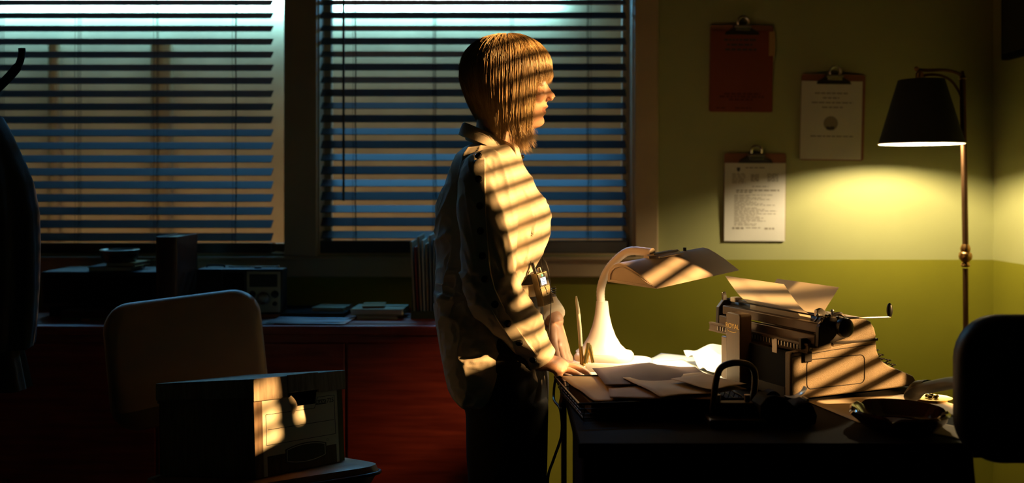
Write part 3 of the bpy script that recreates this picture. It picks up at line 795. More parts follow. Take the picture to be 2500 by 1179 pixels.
ll.rotation_euler = Matrix(((lx.x, ax.x, lz.x), (lx.y, ax.y, lz.y), (lx.z, ax.z, lz.z))).to_euler()
for p_, q_ in ((tb, fr(0.055, 0.018, 0.004)), (te, fr(0.055, 0.018, LEN - 0.004))):
    MB().cyl(p_, q_, 0.009, n=14).build('tube_socket', M['lamp_body'], t, True)
apx = lambda h, k=0.0: fr(0.036, 0.049 + k, h)
# bracket on top of the hood
bk = MB()
bk.loft([[apx(h, 0) + uu * (s_ * w_) + vv * (-0.006 + z_) for s_, z_ in ((-1, 0), (-0.8, 0.010), (0, 0.013), (0.8, 0.010), (1, 0), (0.8, -0.006), (-0.8, -0.006))] for h, w_ in ((0.11, 0.010), (0.13, 0.018), (0.20, 0.020), (0.24, 0.012))], True)
bk.build('hood_bracket', M['lamp_body'], t, True, smooth=50)
for k in (-0.012, 0.006, 0.024):
    MB().tube([apx(h, 0) + uu * k + vv * (0.0085 - abs(k) * 0.35) for h in np.linspace(0.13, 0.235, 7)], 0.0022, 6).build('bracket_rib', M['lamp_body'], t, True)
MB().cyl(apx(0.275, -0.002), apx(0.275, 0.008), 0.0045, n=12).build('switch', M['black_plastic'], t, True)
nk = spline([P(1467, 738, 2.47), P(1467, 705, 2.47), P(1479, 668, 2.46), P(1503, 636, 2.44), P(1537, 613, 2.41), apx(0.135, 0.010)], 9)
nb = MB(); nb.tube(nk, [0.0105 + 0.0007 * (i % 2) for i in range(len(nk))], 14)
nb.build('gooseneck', M['lamp_body'], t, True, smooth=60)
bcx = P(1470, 0, 2.47).x
MB().lathe([(0.0145, P(0, 735, 2.47).z), (0.0150, P(0, 741, 2.47).z), (0.0185, P(0, 770, 2.47).z), (0.0245, P(0, 795, 2.47).z), (0.034, P(0, 820, 2.47).z), (0.046, P(0, 840, 2.47).z), (0.060, P(0, 853, 2.47).z), (0.066, P(0, 857, 2.47).z), (0.066, 0.778)], (bcx, 2.47, 0), 36, sx=1.05, sy=0.9).build('column', M['lamp_body'], t, True, smooth=50)
ru = Matrix.Rotation(R(-14), 3, 'Z')
def slab(w_, l_, r_, z0, z1, cx, cy, name):
    pl = [ru @ Vector((a_, b_, 0)) for a_, b_ in rrect(w_, l_, r_, 7)]
    pl2 = [ru @ Vector((a_, b_, 0)) for a_, b_ in rrect(w_ - 0.012, l_ - 0.012, r_ * 0.9, 7)]
    c_ = Vector((cx, cy, 0))
    MB().loft([[c_ + p + Vector((0, 0, z0)) for p in pl], [c_ + p + Vector((0, 0, z1 - 0.008)) for p in pl], [c_ + p + Vector((0, 0, z1)) for p in pl2]]).build(name, M['lamp_body'], t, True, smooth=50)
slab(0.205, 0.150, 0.04, DZ, DZ + 0.032, bcx + 0.025, 2.455, 'base')
slab(0.150, 0.125, 0.04, DZ + 0.030, DZ + 0.050, bcx + 0.005, 2.465, 'base_step')
MB().tube(spline([(DX0 + 0.03, 2.47, DZ + 0.006), (DX0 - 0.005, 2.45, DZ + 0.004), (DX0 - 0.018, 2.42, DZ - 0.06), P(1368, 1000, 2.30), P(1371, 1060, 2.30), P(1352, 1120, 2.30), P(1338, 1165, 2.30), P(1340, 1230, 2.30), P(1350, 1500, 2.30), P(1500, 1640, 2.36)], 6), 0.0034, 8).build('power_cord', M['black_plastic'], t, True)

# pen set and blotter pad
t = thing('pen_set', 'brass desk set with an upright ivory pen near the lamp base', 'pen holder', (P(1432, 0, 2.36).x, 2.36, DZ))
MB().bb((-0.045, -0.055, 0.0), (0.085, 0.012, 0.016)).build('plinth', M['hide_ivory'], t, bevel=0.003)
pb = P(1422, 905, 2.36)
MB().cyl(P(1422, 898, 2.35), P(1417, 835, 2.35), 0.006, 0.0045, 14).ball(P(1423, 900, 2.345), 0.009).build('pen_socket', M['gold'], t, True)
MB().tube([P(1418, 845, 2.35), P(1415, 800, 2.35), P(1411, 755, 2.35), P(1408, 735, 2.35), P(1407, 723, 2.35)], [0.0048, 0.0052, 0.0048, 0.0036, 0.0016], 12).build('pen', M['hide_ivory'], t, True)
MB().tube([P(1426, 888, 2.34), P(1436, 838, 2.36)], 0.0045, 8).tube([P(1436, 838, 2.36), P(1448, 885, 2.36)], 0.0045, 8).tube([P(1432, 886, 2.38), P(1440, 842, 2.38)], 0.0035, 8).tube([P(1440, 842, 2.38), P(1444, 860, 2.38), P(1447, 884, 2.38)], 0.004, 8).build('easel_bracket', M['gold'], t, True)

# loose papers on the desk under the lamp
def wav(sd_, amp=0.006, fx=3.0):
    return lambda u, v: 0.0012 + amp * max(0, noise.noise(Vector((u * fx + sd_, v * fx, sd_)))) + 0.002 * (abs(u) ** 2)
sheet('paper_sheet', 'white sheet lying brightly lit under the desk lamp hood', 'paper', (0.50, 2.54, DZ + 0.0012), 0.216, 0.279, R(62), M['paper'], wav(1.3, 0.003), group='white sheets under the lamp')
sheet('paper_sheet', 'white sheet crossing under the lamp towards the tray', 'paper', (0.40, 2.42, DZ + 0.005), 0.216, 0.279, R(15), M['paper'], wav(4.1, 0.003), group='white sheets under the lamp')
def crum(u, v):
    k = noise.noise(Vector((u * 4 + 3, v * 4, 2.0))) * 0.020 + 0.030 * max(0, v + 0.15) * (1.2 + 0.55 * math.sin(u * 7 + 1.0)) + 0.010
    return max(0.002, k)
sheet('paper_sheet', 'crumpled white sheet curling up behind the typewriter back', 'paper', (0.555, 2.475, DZ + 0.009), 0.15, 0.20, R(8), M['paper'], crum, group='white sheets under the lamp', nx=16, ny=16)
sheet('cream_card', 'cream sheet lying under the near corner of the typewriter', 'paper', (0.83, 2.06, DZ + 0.0008), 0.30, 0.20, R(14), M['cream_paper'], lambda u, v: 0.0006)
sheet('note_paper', 'olive-lit paper corner hanging over the desk front edge', 'paper', (0.865, 1.86, DZ + 0.0008), 0.09, 0.10, R(38), M['cream_paper'], lambda u, v: 0.001)

# wire tray and its papers
TM = Matrix.Translation((0.148, 1.950, DZ + 0.0005)) @ Matrix.Rotation(R(8), 4, 'Z')
t = thing('wire_tray', 'black wire letter tray overhanging the desk edge', 'tray', M=TM)
TW, TL, TH = 0.335, 0.25, 0.036
def rect_loop(x0, y0, x1, y1, z): return [(x0, y0, z), (x1, y0, z), (x1, y1, z), (x0, y1, z), (x0, y0, z)]
MB().tube(rect_loop(-0.012, -0.012, TW + 0.012, TL + 0.012, TH), 0.0028, 8).build('top_rim', M['wire'], t)
MB().tube(rect_loop(0, 0, TW, TL, 0.003), 0.0022, 8).build('bottom_rim', M['wire'], t)
ws = MB()
for i in range(15):
    x = TW * i / 14
    ws.tube([(x, -0.012, TH), (x, 0, 0.003), (x, TL, 0.003), (x, TL + 0.012, TH)], 0.0012, 5)
for j in range(11):
    y = TL * j / 10
    ws.tube([(-0.012, y, TH), (0, y, 0.003), (TW, y, 0.003), (TW + 0.012, y, TH)], 0.0012, 5)
for z in (0.014, 0.025):
    e = 0.012 * z / TH
    ws.tube(rect_loop(-e, -e, TW + e, TL + e, z), 0.0012, 5)
o = ws.build('wire_mesh', M['wire'], t)
def tray_sheet(label, u, v, z, wx, wy, rz, m, curl, name='paper_sheet', th=0.0005, cat='paper'):
    p = TM @ Vector((u, v, z))
    return sheet(name, label, cat, p, wx, wy, R(8 + rz), m, curl, 'papers heaped in the wire tray', nx=14, ny=14, th=th)
o = MB().bb((-0.15, -0.11, 0), (0.15, 0.11, 0.024)).build('paper_ream', M['brown_card'], smooth=0, bevel=0.002)
o.matrix_local = TM @ Matrix.Translation((TW / 2, TL / 2, 0.0060)) @ Matrix.Rotation(R(1), 4, 'Z')
tag(o, 'thick dark stack of paper filling the wire tray', 'paper', 'papers heaped in the wire tray')
def heap(sd_, k):
    def f(u, v):
        return 0.0006 + k * (0.5 + 0.5 * noise.noise(Vector((u * 2.2 + sd_, v * 2.2 - sd_, sd_ * 0.7))))
    return f
tray_sheet('manila folder at the edge of the heap under the fingertips', 0.112, 0.140, 0.031, 0.20, 0.26, 5, M['manila'], lambda u, v: 0.001 + 0.006 * max(0, -u - 0.1) + 0.003 * noise.noise(Vector((u * 2, v * 3, 1))) + 0.003, 'manila_folder', 0.0008, 'folder')
tray_sheet('tan sheet curling across the middle of the heap in the tray', 0.19, 0.10, 0.037, 0.22, 0.24, -12, M['kraft'], heap(2.2, 0.010))
tray_sheet('cream sheet on the front of the heap in the tray', 0.24, 0.08, 0.046, 0.20, 0.19, 10, M['buff'], heap(5.0, 0.009))
def tent(u, v):
    return 0.001 + 0.026 * max(0, 1 - abs(u + 0.02) * 2.6) * max(0, 1 - abs(v - 0.15) * 1.7)
tray_sheet('dark brown folded folder standing tented on the heap', 0.205, 0.195, 0.046, 0.25, 0.19, -4, M['brown_card'], tent, 'folded_folder', 0.0010, 'folder')
tray_sheet('small cream slip on the heap nearest the hole punch', 0.29, 0.06, 0.056, 0.10, 0.13, 24, M['buff'], heap(7.7, 0.006))

# hole punch with bent tube lever
t = thing('hole_punch', 'dark metal punch with a bent tube lever on the desk front', 'hole punch', P(1790, 1015, 1.92))
t.location.z = DZ + 0.0005; MW[t.name] = Matrix.Translation(t.location)
lever = spline([P(1737, 1020, 1.93), P(1742, 985, 1.93), P(1748, 930, 1.93), P(1760, 898, 1.93), P(1790, 886, 1.94), P(1824, 889, 1.96), P(1841, 905, 1.97), P(1843, 940, 1.97), P(1836, 985, 1.97), P(1828, 1015, 1.97)], 6)
MB().tube(lever, 0.0068, 12).build('lever', M['type_dark'], t, True)
MB().bb((-0.055, -0.035, 0), (0.060, 0.045, 0.016)).build('base', M['type_dark'], t, bevel=0.004)
MB().bb((-0.04, 0.0, 0.016), (0.045, 0.03, 0.042)).build('housing', M['type_dark'], t, bevel=0.005)
for sx in (-0.028, 0.032):
    MB().cyl((sx, 0.015, 0.042), (sx, 0.015, 0.056), 0.006).build('punch_pin', M['steel'], t)

# tape dispenser
pt = P(1915, 1010, 1.93)
t = thing('tape_dispenser', 'black tape dispenser beside the punch before the typewriter', 'tape dispenser', (pt.x, 1.93, DZ + 0.0005), R(6))
s_ = 1.93 / FPX
pf = [(-72, 0), (66, 0), (70, 22), (62, 44), (52, 56), (30, 52), (14, 44), (2, 56), (-14, 68), (-36, 74), (-56, 70), (-72, 50)]
MB().prism([(a_ * s_, b_ * s_) for a_, b_ in pf], -0.028, 0.028, lambda a_, b_, h: (a_, h, b_)).build('body', M['matte_black'], t, bevel=0.004)
MB().cyl((-34 * s_, -0.012, 60 * s_), (-34 * s_, 0.012, 60 * s_), 0.017, n=28).build('tape_roll', M['matte_black'], t)
MB().bb((50 * s_, -0.012, 52 * s_), (56 * s_, 0.012, 60 * s_)).build('cutter', M['steel'], t)
MB().tube(spline([(4 * s_, 0, 64 * s_), (24 * s_, 0, 62 * s_), (44 * s_, 0, 72 * s_), (54 * s_, 0, 86 * s_)], 4), 0.010, 10, flat=0.06).build('tape_end', M['tape'], t)

# ashtray
pa = P(2196, 1040, 1.92)
t = thing('ashtray', 'round dark red glass ashtray with rim notches on the desk front', 'ashtray', (P(2196, 0, 1.89).x, 1.89, DZ + 0.0008))
prof_a = [(0.052, 0), (0.070, 0.004), (0.088, 0.022), (0.094, 0.034), (0.090, 0.038), (0.080, 0.034), (0.068, 0.016), (0.050, 0.010), (0.001, 0.009)]
rings = []
N = 60
for r_, z_ in prof_a:
    ring = []
    for j in range(N):
        a_ = 2 * math.pi * j / N
        d_ = min(abs((a_ - q + math.pi) % (2 * math.pi) - math.pi) for q in (0.0, 2.1, 4.2, 3.1))
        k = max(0, 1 - d_ / 0.13)
        zz = z_ - (0.010 * k if z_ > 0.030 else 0)
        rr_ = r_ + (0.006 * max(0, 1 - d_ / 0.22) if z_ > 0.02 and r_ > 0.085 else 0)
        ring.append((rr_ * math.cos(a_), rr_ * math.sin(a_), zz))
    rings.append(ring)
MB().loft(rings).build('bowl', M['dark_glass'], t, smooth=40)
MB().lathe([(0.046, 0.0092), (0.048, 0.0105), (0.03, 0.011), (0.001, 0.0112)], n=30).build('ash_disc', M['dark_glass'], t)
# little gilt trinkets at the desk's far right corner
t = thing('trinket_dish', 'flat gilt dish with small brass pieces by the chair', 'dish', (P(2280, 0, 2.12).x, 2.13, DZ + 0.0006))
MB().lathe([(0.024, 0), (0.034, 0.003), (0.036, 0.006), (0.030, 0.005), (0.001, 0.004)], n=26, sx=1.25).build('plate', M['gold'], t)
for k in range(5):
    MB().ball((0.010 * math.cos(k * 1.3), 0.009 * math.sin(k * 1.3), 0.009), (0.006, 0.005, 0.004), 10, 6).build('brass_piece', M['gold'], t)

# ------------------------------------------------------------------ typewriter (local x to the keyboard, y to its far side)
TWM = Matrix.Translation((0.621, 2.10, DZ + 0.0024)) @ Matrix.Rotation(R(24), 4, 'Z')
t = thing('typewriter', 'taupe manual typewriter with paper rolled in, its back to the lamp', 'typewriter', M=TWM)
WD = 0.25
side = [(0.0, 0.010), (0.012, 0.004), (0.362, 0.004), (0.376, 0.010), (0.378, 0.018), (0.370, 0.028), (0.330, 0.044), (0.298, 0.056), (0.276, 0.068), (0.262, 0.082), (0.255, 0.098), (0.252, 0.126), (0.0, 0.110)]
fs = lambda a_, b_, h: (a_, h, b_)
for h0, h1 in ((0.0, 0.020), (WD - 0.020, WD)):
    sp_ = MB().prism(side, h0, h1, fs).build('side_frame', M['type_body'], t, bevel=0.004, seg=3)
    hh = -0.0002 if h0 == 0 else WD + 0.0002
    pts = [(a_ + 0.131, hh, b_ + 0.058) for a_, b_ in rrect(0.170, 0.066, 0.012, 5)]
    MB().tube(pts + [pts[0]], 0.0011, 5).build('panel_seam', M['type_dark'], sp_)
    MB().tube([(0.004, hh, 0.100), (0.12, hh, 0.108), (0.250, hh, 0.1125)], 0.0009, 5).build('ledge_seam', M['type_dark'], sp_)
MB().prism([(0.0, 0.006), (0.355, 0.006), (0.365, 0.016), (0.30, 0.026), (0.262, 0.040), (0.250, 0.06), (0.250, 0.105), (0.14, 0.105), (0.14, 0.03), (0.0, 0.03)], 0.020, WD - 0.020, fs).build('chassis', M['type_dark'], t)
MB().prism([(0.345, 0.006), (0.376, 0.008), (0.377, 0.018), (0.368, 0.027), (0.345, 0.036)], 0.018, WD - 0.018, fs).build('space_bar_lip', M['type_body'], t, bevel=0.003)
hood = [(0.118, 0.112), (0.252, 0.122), (0.253, 0.134), (0.248, 0.150), (0.236, 0.166), (0.216, 0.176), (0.190, 0.179), (0.150, 0.176), (0.118, 0.170)]
MB().prism(hood, -0.001, WD + 0.001, fs).build('ribbon_cover', M['type_body'], t, bevel=0.006, seg=3)
MB().prism([(0.060, 0.108), (0.118, 0.112), (0.118, 0.168), (0.072, 0.160), (0.060, 0.150)], -0.001, 0.016, fs).build('cover_cheek', M['type_body'], t, bevel=0.003)
MB().bb((0.118, -0.003, 0.1205), (0.2555, WD + 0.003, 0.1265)).build('cover_band', M['type_dark'], t, bevel=0.001)
# keys
kb = MB().lathe([(0.0062, 0), (0.0066, 0.0012), (0.0060, 0.0026), (0.001, 0.0024)], n=14).mesh('key'); kb.materials.append(M['key_top'])
kr = MB().lathe([(0.0066, 0.0002), (0.0074, 0.0006), (0.0074, 0.0024), (0.0066, 0.0030)], n=14, cap=False).mesh('ring'); kr.materials.append(M['chrome'])
for row in range(4):
    for c_ in range(11):
        x = 0.284 + row * 0.0195; z = 0.0900 - row * 0.0135; y = 0.032 + c_ * 0.0182 + (row % 2) * 0.004
        if y > WD - 0.028: continue
        k = link_mesh('key', kb, None, t); k.matrix_local = Matrix.Translation((x, y, z)) @ Matrix.Rotation(R(9), 4, 'Y')
        link_mesh('key_ring', kr, None, k)
        MB().cyl((0, 0, 0), (-0.020, 0, -0.016), 0.0014, n=6).build('key_lever', M['steel'], k)
MB().bb((0.352, 0.05, 0.036), (0.362, WD - 0.05, 0.042)).build('space_bar', M['key_top'], t, bevel=0.003)
# back posts and panel
MB().bb((-0.002, WD - 0.045, 0.008), (0.012, WD + 0.002, 0.112)).build('back_panel', M['type_shade'], t, bevel=0.003)
post = MB().prism(rrect(0.056, 0.172, 0.008), 0, 0.034, lambda a_, b_, h: (-0.022 + h, 0.178 + a_, 0.092 + b_)).build('back_post', M['type_shade'], t, bevel=0.003)
rot_b = Matrix(((0, 0, -1, -0.0224), (-1, 0, 0, 0.180), (0, 1, 0, 0.146), (0, 0, 0, 1)))
text_mesh('ROYAL', 0.0165, 'maker_lettering', M['gold'], post, rot_b)
MB().tube([(-0.0226, 0.180 + 0.018 * math.cos(a_), 0.137 - 0.005 * math.sin(a_)) for a_ in np.linspace(0.25, math.pi - 0.25, 9)], 0.0008, 5).build('lettering_swoosh', M['gold'], post)
MB().bb((0.004, 0.0, 0.006), (0.010, 0.150, 0.110)).build('back_hollow_shade', M['matte_black'], t, bevel=0.002)  # black sheet standing in for the shade of the open hollow back
MB().prism([(0.018, 0.004), (0.034, 0.004), (0.034, 0.030), (0.026, 0.036), (0.018, 0.036)], 0.0, 0.03, lambda a_, b_, h: (-0.004 - h * 0.1, 0.02 + a_, 0.10 + b_)).build('carriage_stop', M['steel'], t)
# carriage
CD, CH = 0.088, 0.172
C0, C1 = -0.055, 0.335
MB().cyl((CD, C0 + 0.01, CH), (CD, C1 - 0.012, CH), 0.0165, n=28).build('platen', M['rubber'], t)
MB().bb((CD - 0.050, C0 + 0.02, CH - 0.050), (CD - 0.036, C1 - 0.02, CH - 0.020)).build('carriage_rail', M['type_rail'], t, bevel=0.002)
MB().bb((CD - 0.062, C0 + 0.03, CH - 0.044), (CD - 0.050, C1 + 0.006, CH - 0.040)).bb((CD - 0.062, C0 + 0.03, CH - 0.062), (CD - 0.050, C1 + 0.006, CH - 0.058)).bb((CD - 0.060, C0 + 0.03, CH - 0.058), (CD - 0.056, C1 + 0.006, CH - 0.044)).build('channel_rail', M['type_rail'], t)
MB().bb((CD - 0.046, C0 + 0.015, CH - 0.016), (CD - 0.026, C1 - 0.03, CH + 0.006)).build('margin_scale', M['type_rail'], t, bevel=0.002)
rb = MB()
for i in range(30):
    y = C0 + 0.05 + i * 0.0105
    rb.bb((CD - 0.0635, y, CH - 0.056), (CD - 0.0615, y + 0.004, CH - 0.046))
rb.build('rack_teeth', M['steel'], t, smooth=0)
MB().tube([(CD - 0.020, C0 + 0.02, CH + 0.019), (CD - 0.020, C1 - 0.025, CH + 0.019)], 0.0034, 8).build('paper_bail', M['type_dark'], t)
MB().tube([(CD + 0.022, C0 + 0.02, CH + 0.014), (CD + 0.022, C1 - 0.025, CH + 0.014)], 0.0026, 8).build('feed_rod', M['steel'], t)
for y0, nm_ in ((C0 + 0.006, 'near'), (C1 - 0.020, 'far')):
    MB().prism([(CD - 0.052, CH - 0.045), (CD + 0.026, CH - 0.030), (CD + 0.030, CH + 0.004), (CD + 0.012, CH + 0.020), (CD - 0.030, CH + 0.022), (CD - 0.050, CH)], y0, y0 + 0.012, fs).build('end_plate', M['type_dark'], t, bevel=0.002)
MB().cyl((CD, C0 + 0.008, CH), (CD, C0 - 0.006, CH), 0.009, n=18).build('knob_shaft', M['chrome'], t)
MB().lathe([(0.012, 0), (0.0195, 0.004), (0.0225, 0.012), (0.0210, 0.019), (0.014, 0.024), (0.002, 0.0255)], (CD, C0 - 0.004, CH - 0.001), 28, Matrix.Rotation(R(90), 3, 'X')).build('platen_knob', M['black_plastic'], t)
MB().lathe([(0.010, 0), (0.0165, 0.003), (0.0175, 0.010), (0.012, 0.017), (0.002, 0.018)], (CD, C1 - 0.006, CH - 0.001), 24, Matrix.Rotation(R(-90), 3, 'X')).build('platen_knob', M['black_plastic'], t)
# carriage return lever with black paddle
lv = spline([(CD - 0.012, C0 + 0.012, CH + 0.020), (CD + 0.004, C0 + 0.004, CH + 0.027), (CD + 0.018, C0 - 0.004, CH + 0.018), (CD + 0.040, C0 - 0.010, CH + 0.017), (CD + 0.095, C0 - 0.014, CH + 0.0155), (CD + 0.132, C0 - 0.018, CH + 0.015)], 5)
MB().tube(lv, [0.0042] * 8 + [0.0026] * (len(lv) - 8), 8).build('return_lever', M['steel'], t)
MB().ball((CD + 0.131, C0 - 0.018, CH + 0.030), (0.0075, 0.006, 0.0165), 16, 12).build('lever_paddle', M['black_plastic'], t)
# small chrome levers and catches on the near carriage end
rr = random.Random(4)
for i, (dx, dy, dz, L_) in enumerate(((-0.045, 0.0, 0.018, 0.018), (-0.030, 0.004, 0.026, 0.014), (-0.016, 0.001, 0.022, 0.020), (0.0, 0.018, 0.024, 0.026), (0.014, 0.016, 0.020, 0.018), (-0.040, 0.020, 0.020, 0.022), (0.020, 0.030, 0.018, 0.024))):
    p0 = Vector((CD + dx, C0 + 0.012 + dy, CH + dz - 0.012)); p1 = p0 + Vector((rr.uniform(-0.006, 0.008), rr.uniform(-0.012, 0.0), L_ * 0.7))
    MB().tube([p0, (p0 + p1) / 2 + Vector((0.003, 0, 0)), p1], [0.0026, 0.0022, 0.0034], 8).ball(p1, (0.0048, 0.0035, 0.0036), 10, 6).build('release_lever', M['chrome' if i % 2 else 'steel'], t)
MB().prism([(-0.010, -0.004), (0.014, -0.004), (0.018, 0.006), (0.004, 0.014), (-0.010, 0.010)], 0, 0.01, lambda a_, b_, h: (CD - 0.030 + a_, C0 + 0.024 + h, CH + 0.024 + b_)).build('paper_guide', M['chrome'], t, bevel=0.001)
MB().prism([(-0.008, 0.0), (0.006, 0.0), (0.000, 0.022), (-0.010, 0.020)], 0, 0.006, lambda a_, b_, h: (CD - 0.034 + a_, C1 - 0.028 + h, CH + 0.018 + b_)).build('paper_guide', M['chrome'], t, bevel=0.001)
MB().bb((CD - 0.030, C1 - 0.060, CH + 0.016), (CD - 0.008, C1 - 0.040, CH + 0.028)).build('tab_stop', M['cream_paper'], t, bevel=0.002)
MB().bb((CD - 0.054, C0 + 0.05, CH - 0.086), (CD - 0.030, C0 + 0.066, CH - 0.052)).build('spring_drum', M['type_dark'], t, bevel=0.003)
MB().bb((0.020, -0.012, 0.118), (0.050, -0.002, 0.142)).bb((0.028, -0.014, 0.112), (0.044, -0.010, 0.118)).build('tab_lever', M['type_dark'], t, bevel=0.002)
MB().box((0.040, -0.0145, 0.128), (0.012, 0.004, 0.008)).build('lever_tip', M['chrome'], t, bevel=0.001)
# typed sheet through the platen
pr_ = [(-0.006, 0.262), (0.012, 0.240), (0.034, 0.215), (0.056, 0.197), (CD - 0.018, 0.188), (CD - 0.0185, CH), (CD - 0.010, CH - 0.0165), (CD, CH - 0.0185), (CD + 0.012, CH - 0.0155), (CD + 0.0185, CH), (CD + 0.020, 0.190), (CD + 0.030, 0.205), (CD + 0.048, 0.226), (CD + 0.066, 0.248)]
pr_ = spline([(a_, 0, b_) for a_, b_ in pr_], 3)
rows = [[Vector((p.x, 0.015 + 0.216 * j / 6, p.z)) for j in range(7)] for p in pr_]
o = MB().loft(rows, False, False).build('typing_paper', M['thin_paper'], None, smooth=50)
o.matrix_local = TWM
tag(o, 'blank sheet rolled round the typewriter platen', 'paper')

# ------------------------------------------------------------------ tan chair with the archive box
def basis(x, y, z, o):
    return Matrix(((x.x, y.x, z.x, o.x), (x.y, y.y, z.y, o.y), (x.z, y.z, z.z, o.z), (0, 0, 0, 1)))
be = R(55)
bu = Vector((math.cos(be), math.sin(be), -0.09)).normalized()
bv = Vector((-math.sin(be), math.cos(be), -0.15)); bv = (bv - bu * bv.dot(bu)).normalized()
bw = bu.cross(bv)
BW, BL, BH = 0.292, 0.366, 0.222
top_near = P(617, 925, 2.15)
BO = top_near - bw * BH - bu * 0.006 * -1 + bv * 0.006
BM = basis(bu, bv, bw, BO)
t = thing('archive_box', 'woodgrain cardboard archive box with white label on the tan chair', 'box', M=BM)
LH = 0.050
zl = BH - LH
W0, W1_ = 0.0, BW - 0.012
k = 0.004
wl = W1_
# the end wall with its hand hole (notch under the lid)
hx0, hx1, hz = wl * 0.36, wl * 0.69, zl - 0.030
endpoly = [(0, 0), (wl, 0), (wl, zl + 0.02), (hx1 + 0.004, zl + 0.02), (hx1 - 0.002, hz + 0.004), (hx1 - 0.012, hz), (hx0 + 0.014, hz), (hx0 + 0.006, hz + 0.006), (hx0 - 0.002, zl + 0.02), (0, zl + 0.02)]
fe = lambda a_, b_, h: (a_, h, b_)
MB().prism(endpoly, 0, k, fe).build('end_wall', M['carton'], t, smooth=0)
bd = MB()
bd.bb((0, k, 0), (k, BL - 0.012, zl + 0.02)).bb((wl - k, k, 0), (wl, BL - 0.012, zl + 0.02)).bb((0, BL - 0.012 - k, 0), (wl, BL - 0.012, zl + 0.02)).bb((k, k, 0), (wl - k, BL - 0.016, k))
bd.build('body', M['carton'], t, smooth=0)
# lid
ld_ = MB()
ld_.bb((-0.006, -0.006, BH - 0.004), (BW - 0.006, BL - 0.006, BH))
ld_.bb((-0.006, -0.006, zl + 0.008), (-0.002, BL - 0.006, BH - 0.004)).bb((BW - 0.010, -0.006, zl + 0.002), (BW - 0.006, BL - 0.006, BH - 0.004)).bb((-0.002, BL - 0.010, zl), (BW - 0.010, BL - 0.006, BH - 0.004))
ld_.build('lid', M['carton_lid'], t, smooth=0, bevel=0.002)
flp = [(-0.006, 0.095, 0.000, 0.0), (0.095, 0.192, 0.010, 0.0016), (0.192, BW - 0.006, 0.004, 0.0)]
for x0, x1, dz, dy in flp:
    MB().bb((x0, -0.0085 - dy, zl + dz - 0.001), (x1, -0.006, BH - 0.001 + (0.002 if dy else 0))).build('lid_flap', M['carton_lid'], t, smooth=0, bevel=0.001)
MB().tube(spline([(hx0 + 0.012, 0.010, hz - 0.012), (hx0 + 0.020, 0.004, hz + 0.008), (hx0 + 0.012, 0.012, hz + 0.026)], 4), [0.010] * 9, 12).build('hand_hole_flap', M['cream_paper'], t)
# printing on the end wall
def pl(x0, x1, z0, z1, d0=0.0002): return MB().bb((wl * x0, -d0, zl * z0), (wl * x1, 0.0005, zl * z1))
wp = [(0.085, -0.0), (0.125, 0.0), (0.125, 0.255), (0.905, 0.255), (0.905, 0.0), (0.935, 0.0), (0.935, 1.02), (0.69, 1.02), (0.675, 0.86), (0.39, 0.86), (0.36, 1.02), (0.085, 1.02)]
MB().prism([(wl * a_, zl * b_) for a_, b_ in wp], -0.0003, 0.0006, fe).build('label_panel', M['carton_white'], t, smooth=0)
MB().prism([(wl * a_, zl * b_) for a_, b_ in ((0.125, 0), (0.905, 0), (0.905, 0.255), (0.125, 0.255))], -0.0002, 0.0006, fe).build('woodgrain_panel', M['carton_dark'], t, smooth=0)
MB().prism([(wl * a_, zl * b_) for a_, b_ in ((0.945, 0), (1.0, 0), (1.0, 1.0), (0.945, 1.0))], -0.0002, 0.0006, fe).build('side_stripe', M['olive'], t, smooth=0)
ln = MB()
def seg(x0, z0, x1, z1, w_=0.0012):
    a_, c_ = Vector((wl * x0, 0, zl * z0)), Vector((wl * x1, 0, zl * z1))
    d_ = (c_ - a_).normalized(); n_ = Vector((-d_.z, 0, d_.x)) * w_ / 2
    q = [a_ - n_, c_ - n_, c_ + n_, a_ + n_]
    ln.loft([[p + Vector((0, -0.0007, 0)) for p in q], [p + Vector((0, -0.0002, 0)) for p in q]])
for s4 in ((0.12, 0.40, 0.12, 0.80), (0.12, 0.80, 0.66, 0.80), (0.66, 0.80, 0.70, 0.945), (0.70, 0.945, 0.90, 0.945), (0.90, 0.945, 0.90, 0.40), (0.90, 0.40, 0.12, 0.40), (0.14, 0.60, 0.885, 0.60)):
    seg(*s4)
ln.build('label_lines', M['carton_black'], t, smooth=0)
MB().prism([(wl * a_, zl * b_) for a_, b_ in ((0.675, 0.84), (0.80, 0.84), (0.80, 0.905), (0.70, 0.905))], -0.0008, 0.0, fe).build('badge', M['carton_black'], t, smooth=0)
FM = Matrix(((1, 0, 0, 0), (0, 0, -1, 0), (0, 1, 0, 0), (0, 0, 0, 1)))
text_mesh('R-KIVE', 0.0105, 'badge_lettering', M['carton_white'], t, Matrix.Translation((wl * 0.742, -0.0011, zl * 0.872)) @ FM)
text_mesh('725', 0.0155, 'model_number', M['carton_black'], t, Matrix.Translation((wl * 0.850, -0.0006, zl * 0.878)) @ FM)
def lens(s):
    up_ = [(0.33 + 0.44 * u, 0.275 + 0.020 + 0.045 * (1 - (2 * u - 1) ** 2)) for u in np.linspace(0, 1, 9)]
    lo__ = [(0.33 + 0.44 * u, 0.275 - 0.135 - 0.045 * (1 - (2 * u - 1) ** 2)) for u in np.linspace(1, 0, 9)]
    cx_, cz_ = 0.55, 0.2175
    return [(wl * (cx_ + (a_ - cx_) * s[0]), zl * (cz_ + (b_ - cz_) * s[1])) for a_, b_ in up_ + lo__]
MB().prism(lens((1.06, 1.12)), -0.0007, 0.0, fe).build('logo_border', M['carton_black'], t, smooth=0)
MB().prism(lens((1.0, 1.0)), -0.0010, 0.0, fe).build('logo_outline', M['carton_white'], t, smooth=0)
MB().prism(lens((0.96, 0.91)), -0.0013, 0.0, fe).build('logo_field', M['carton_black'], t, smooth=0)
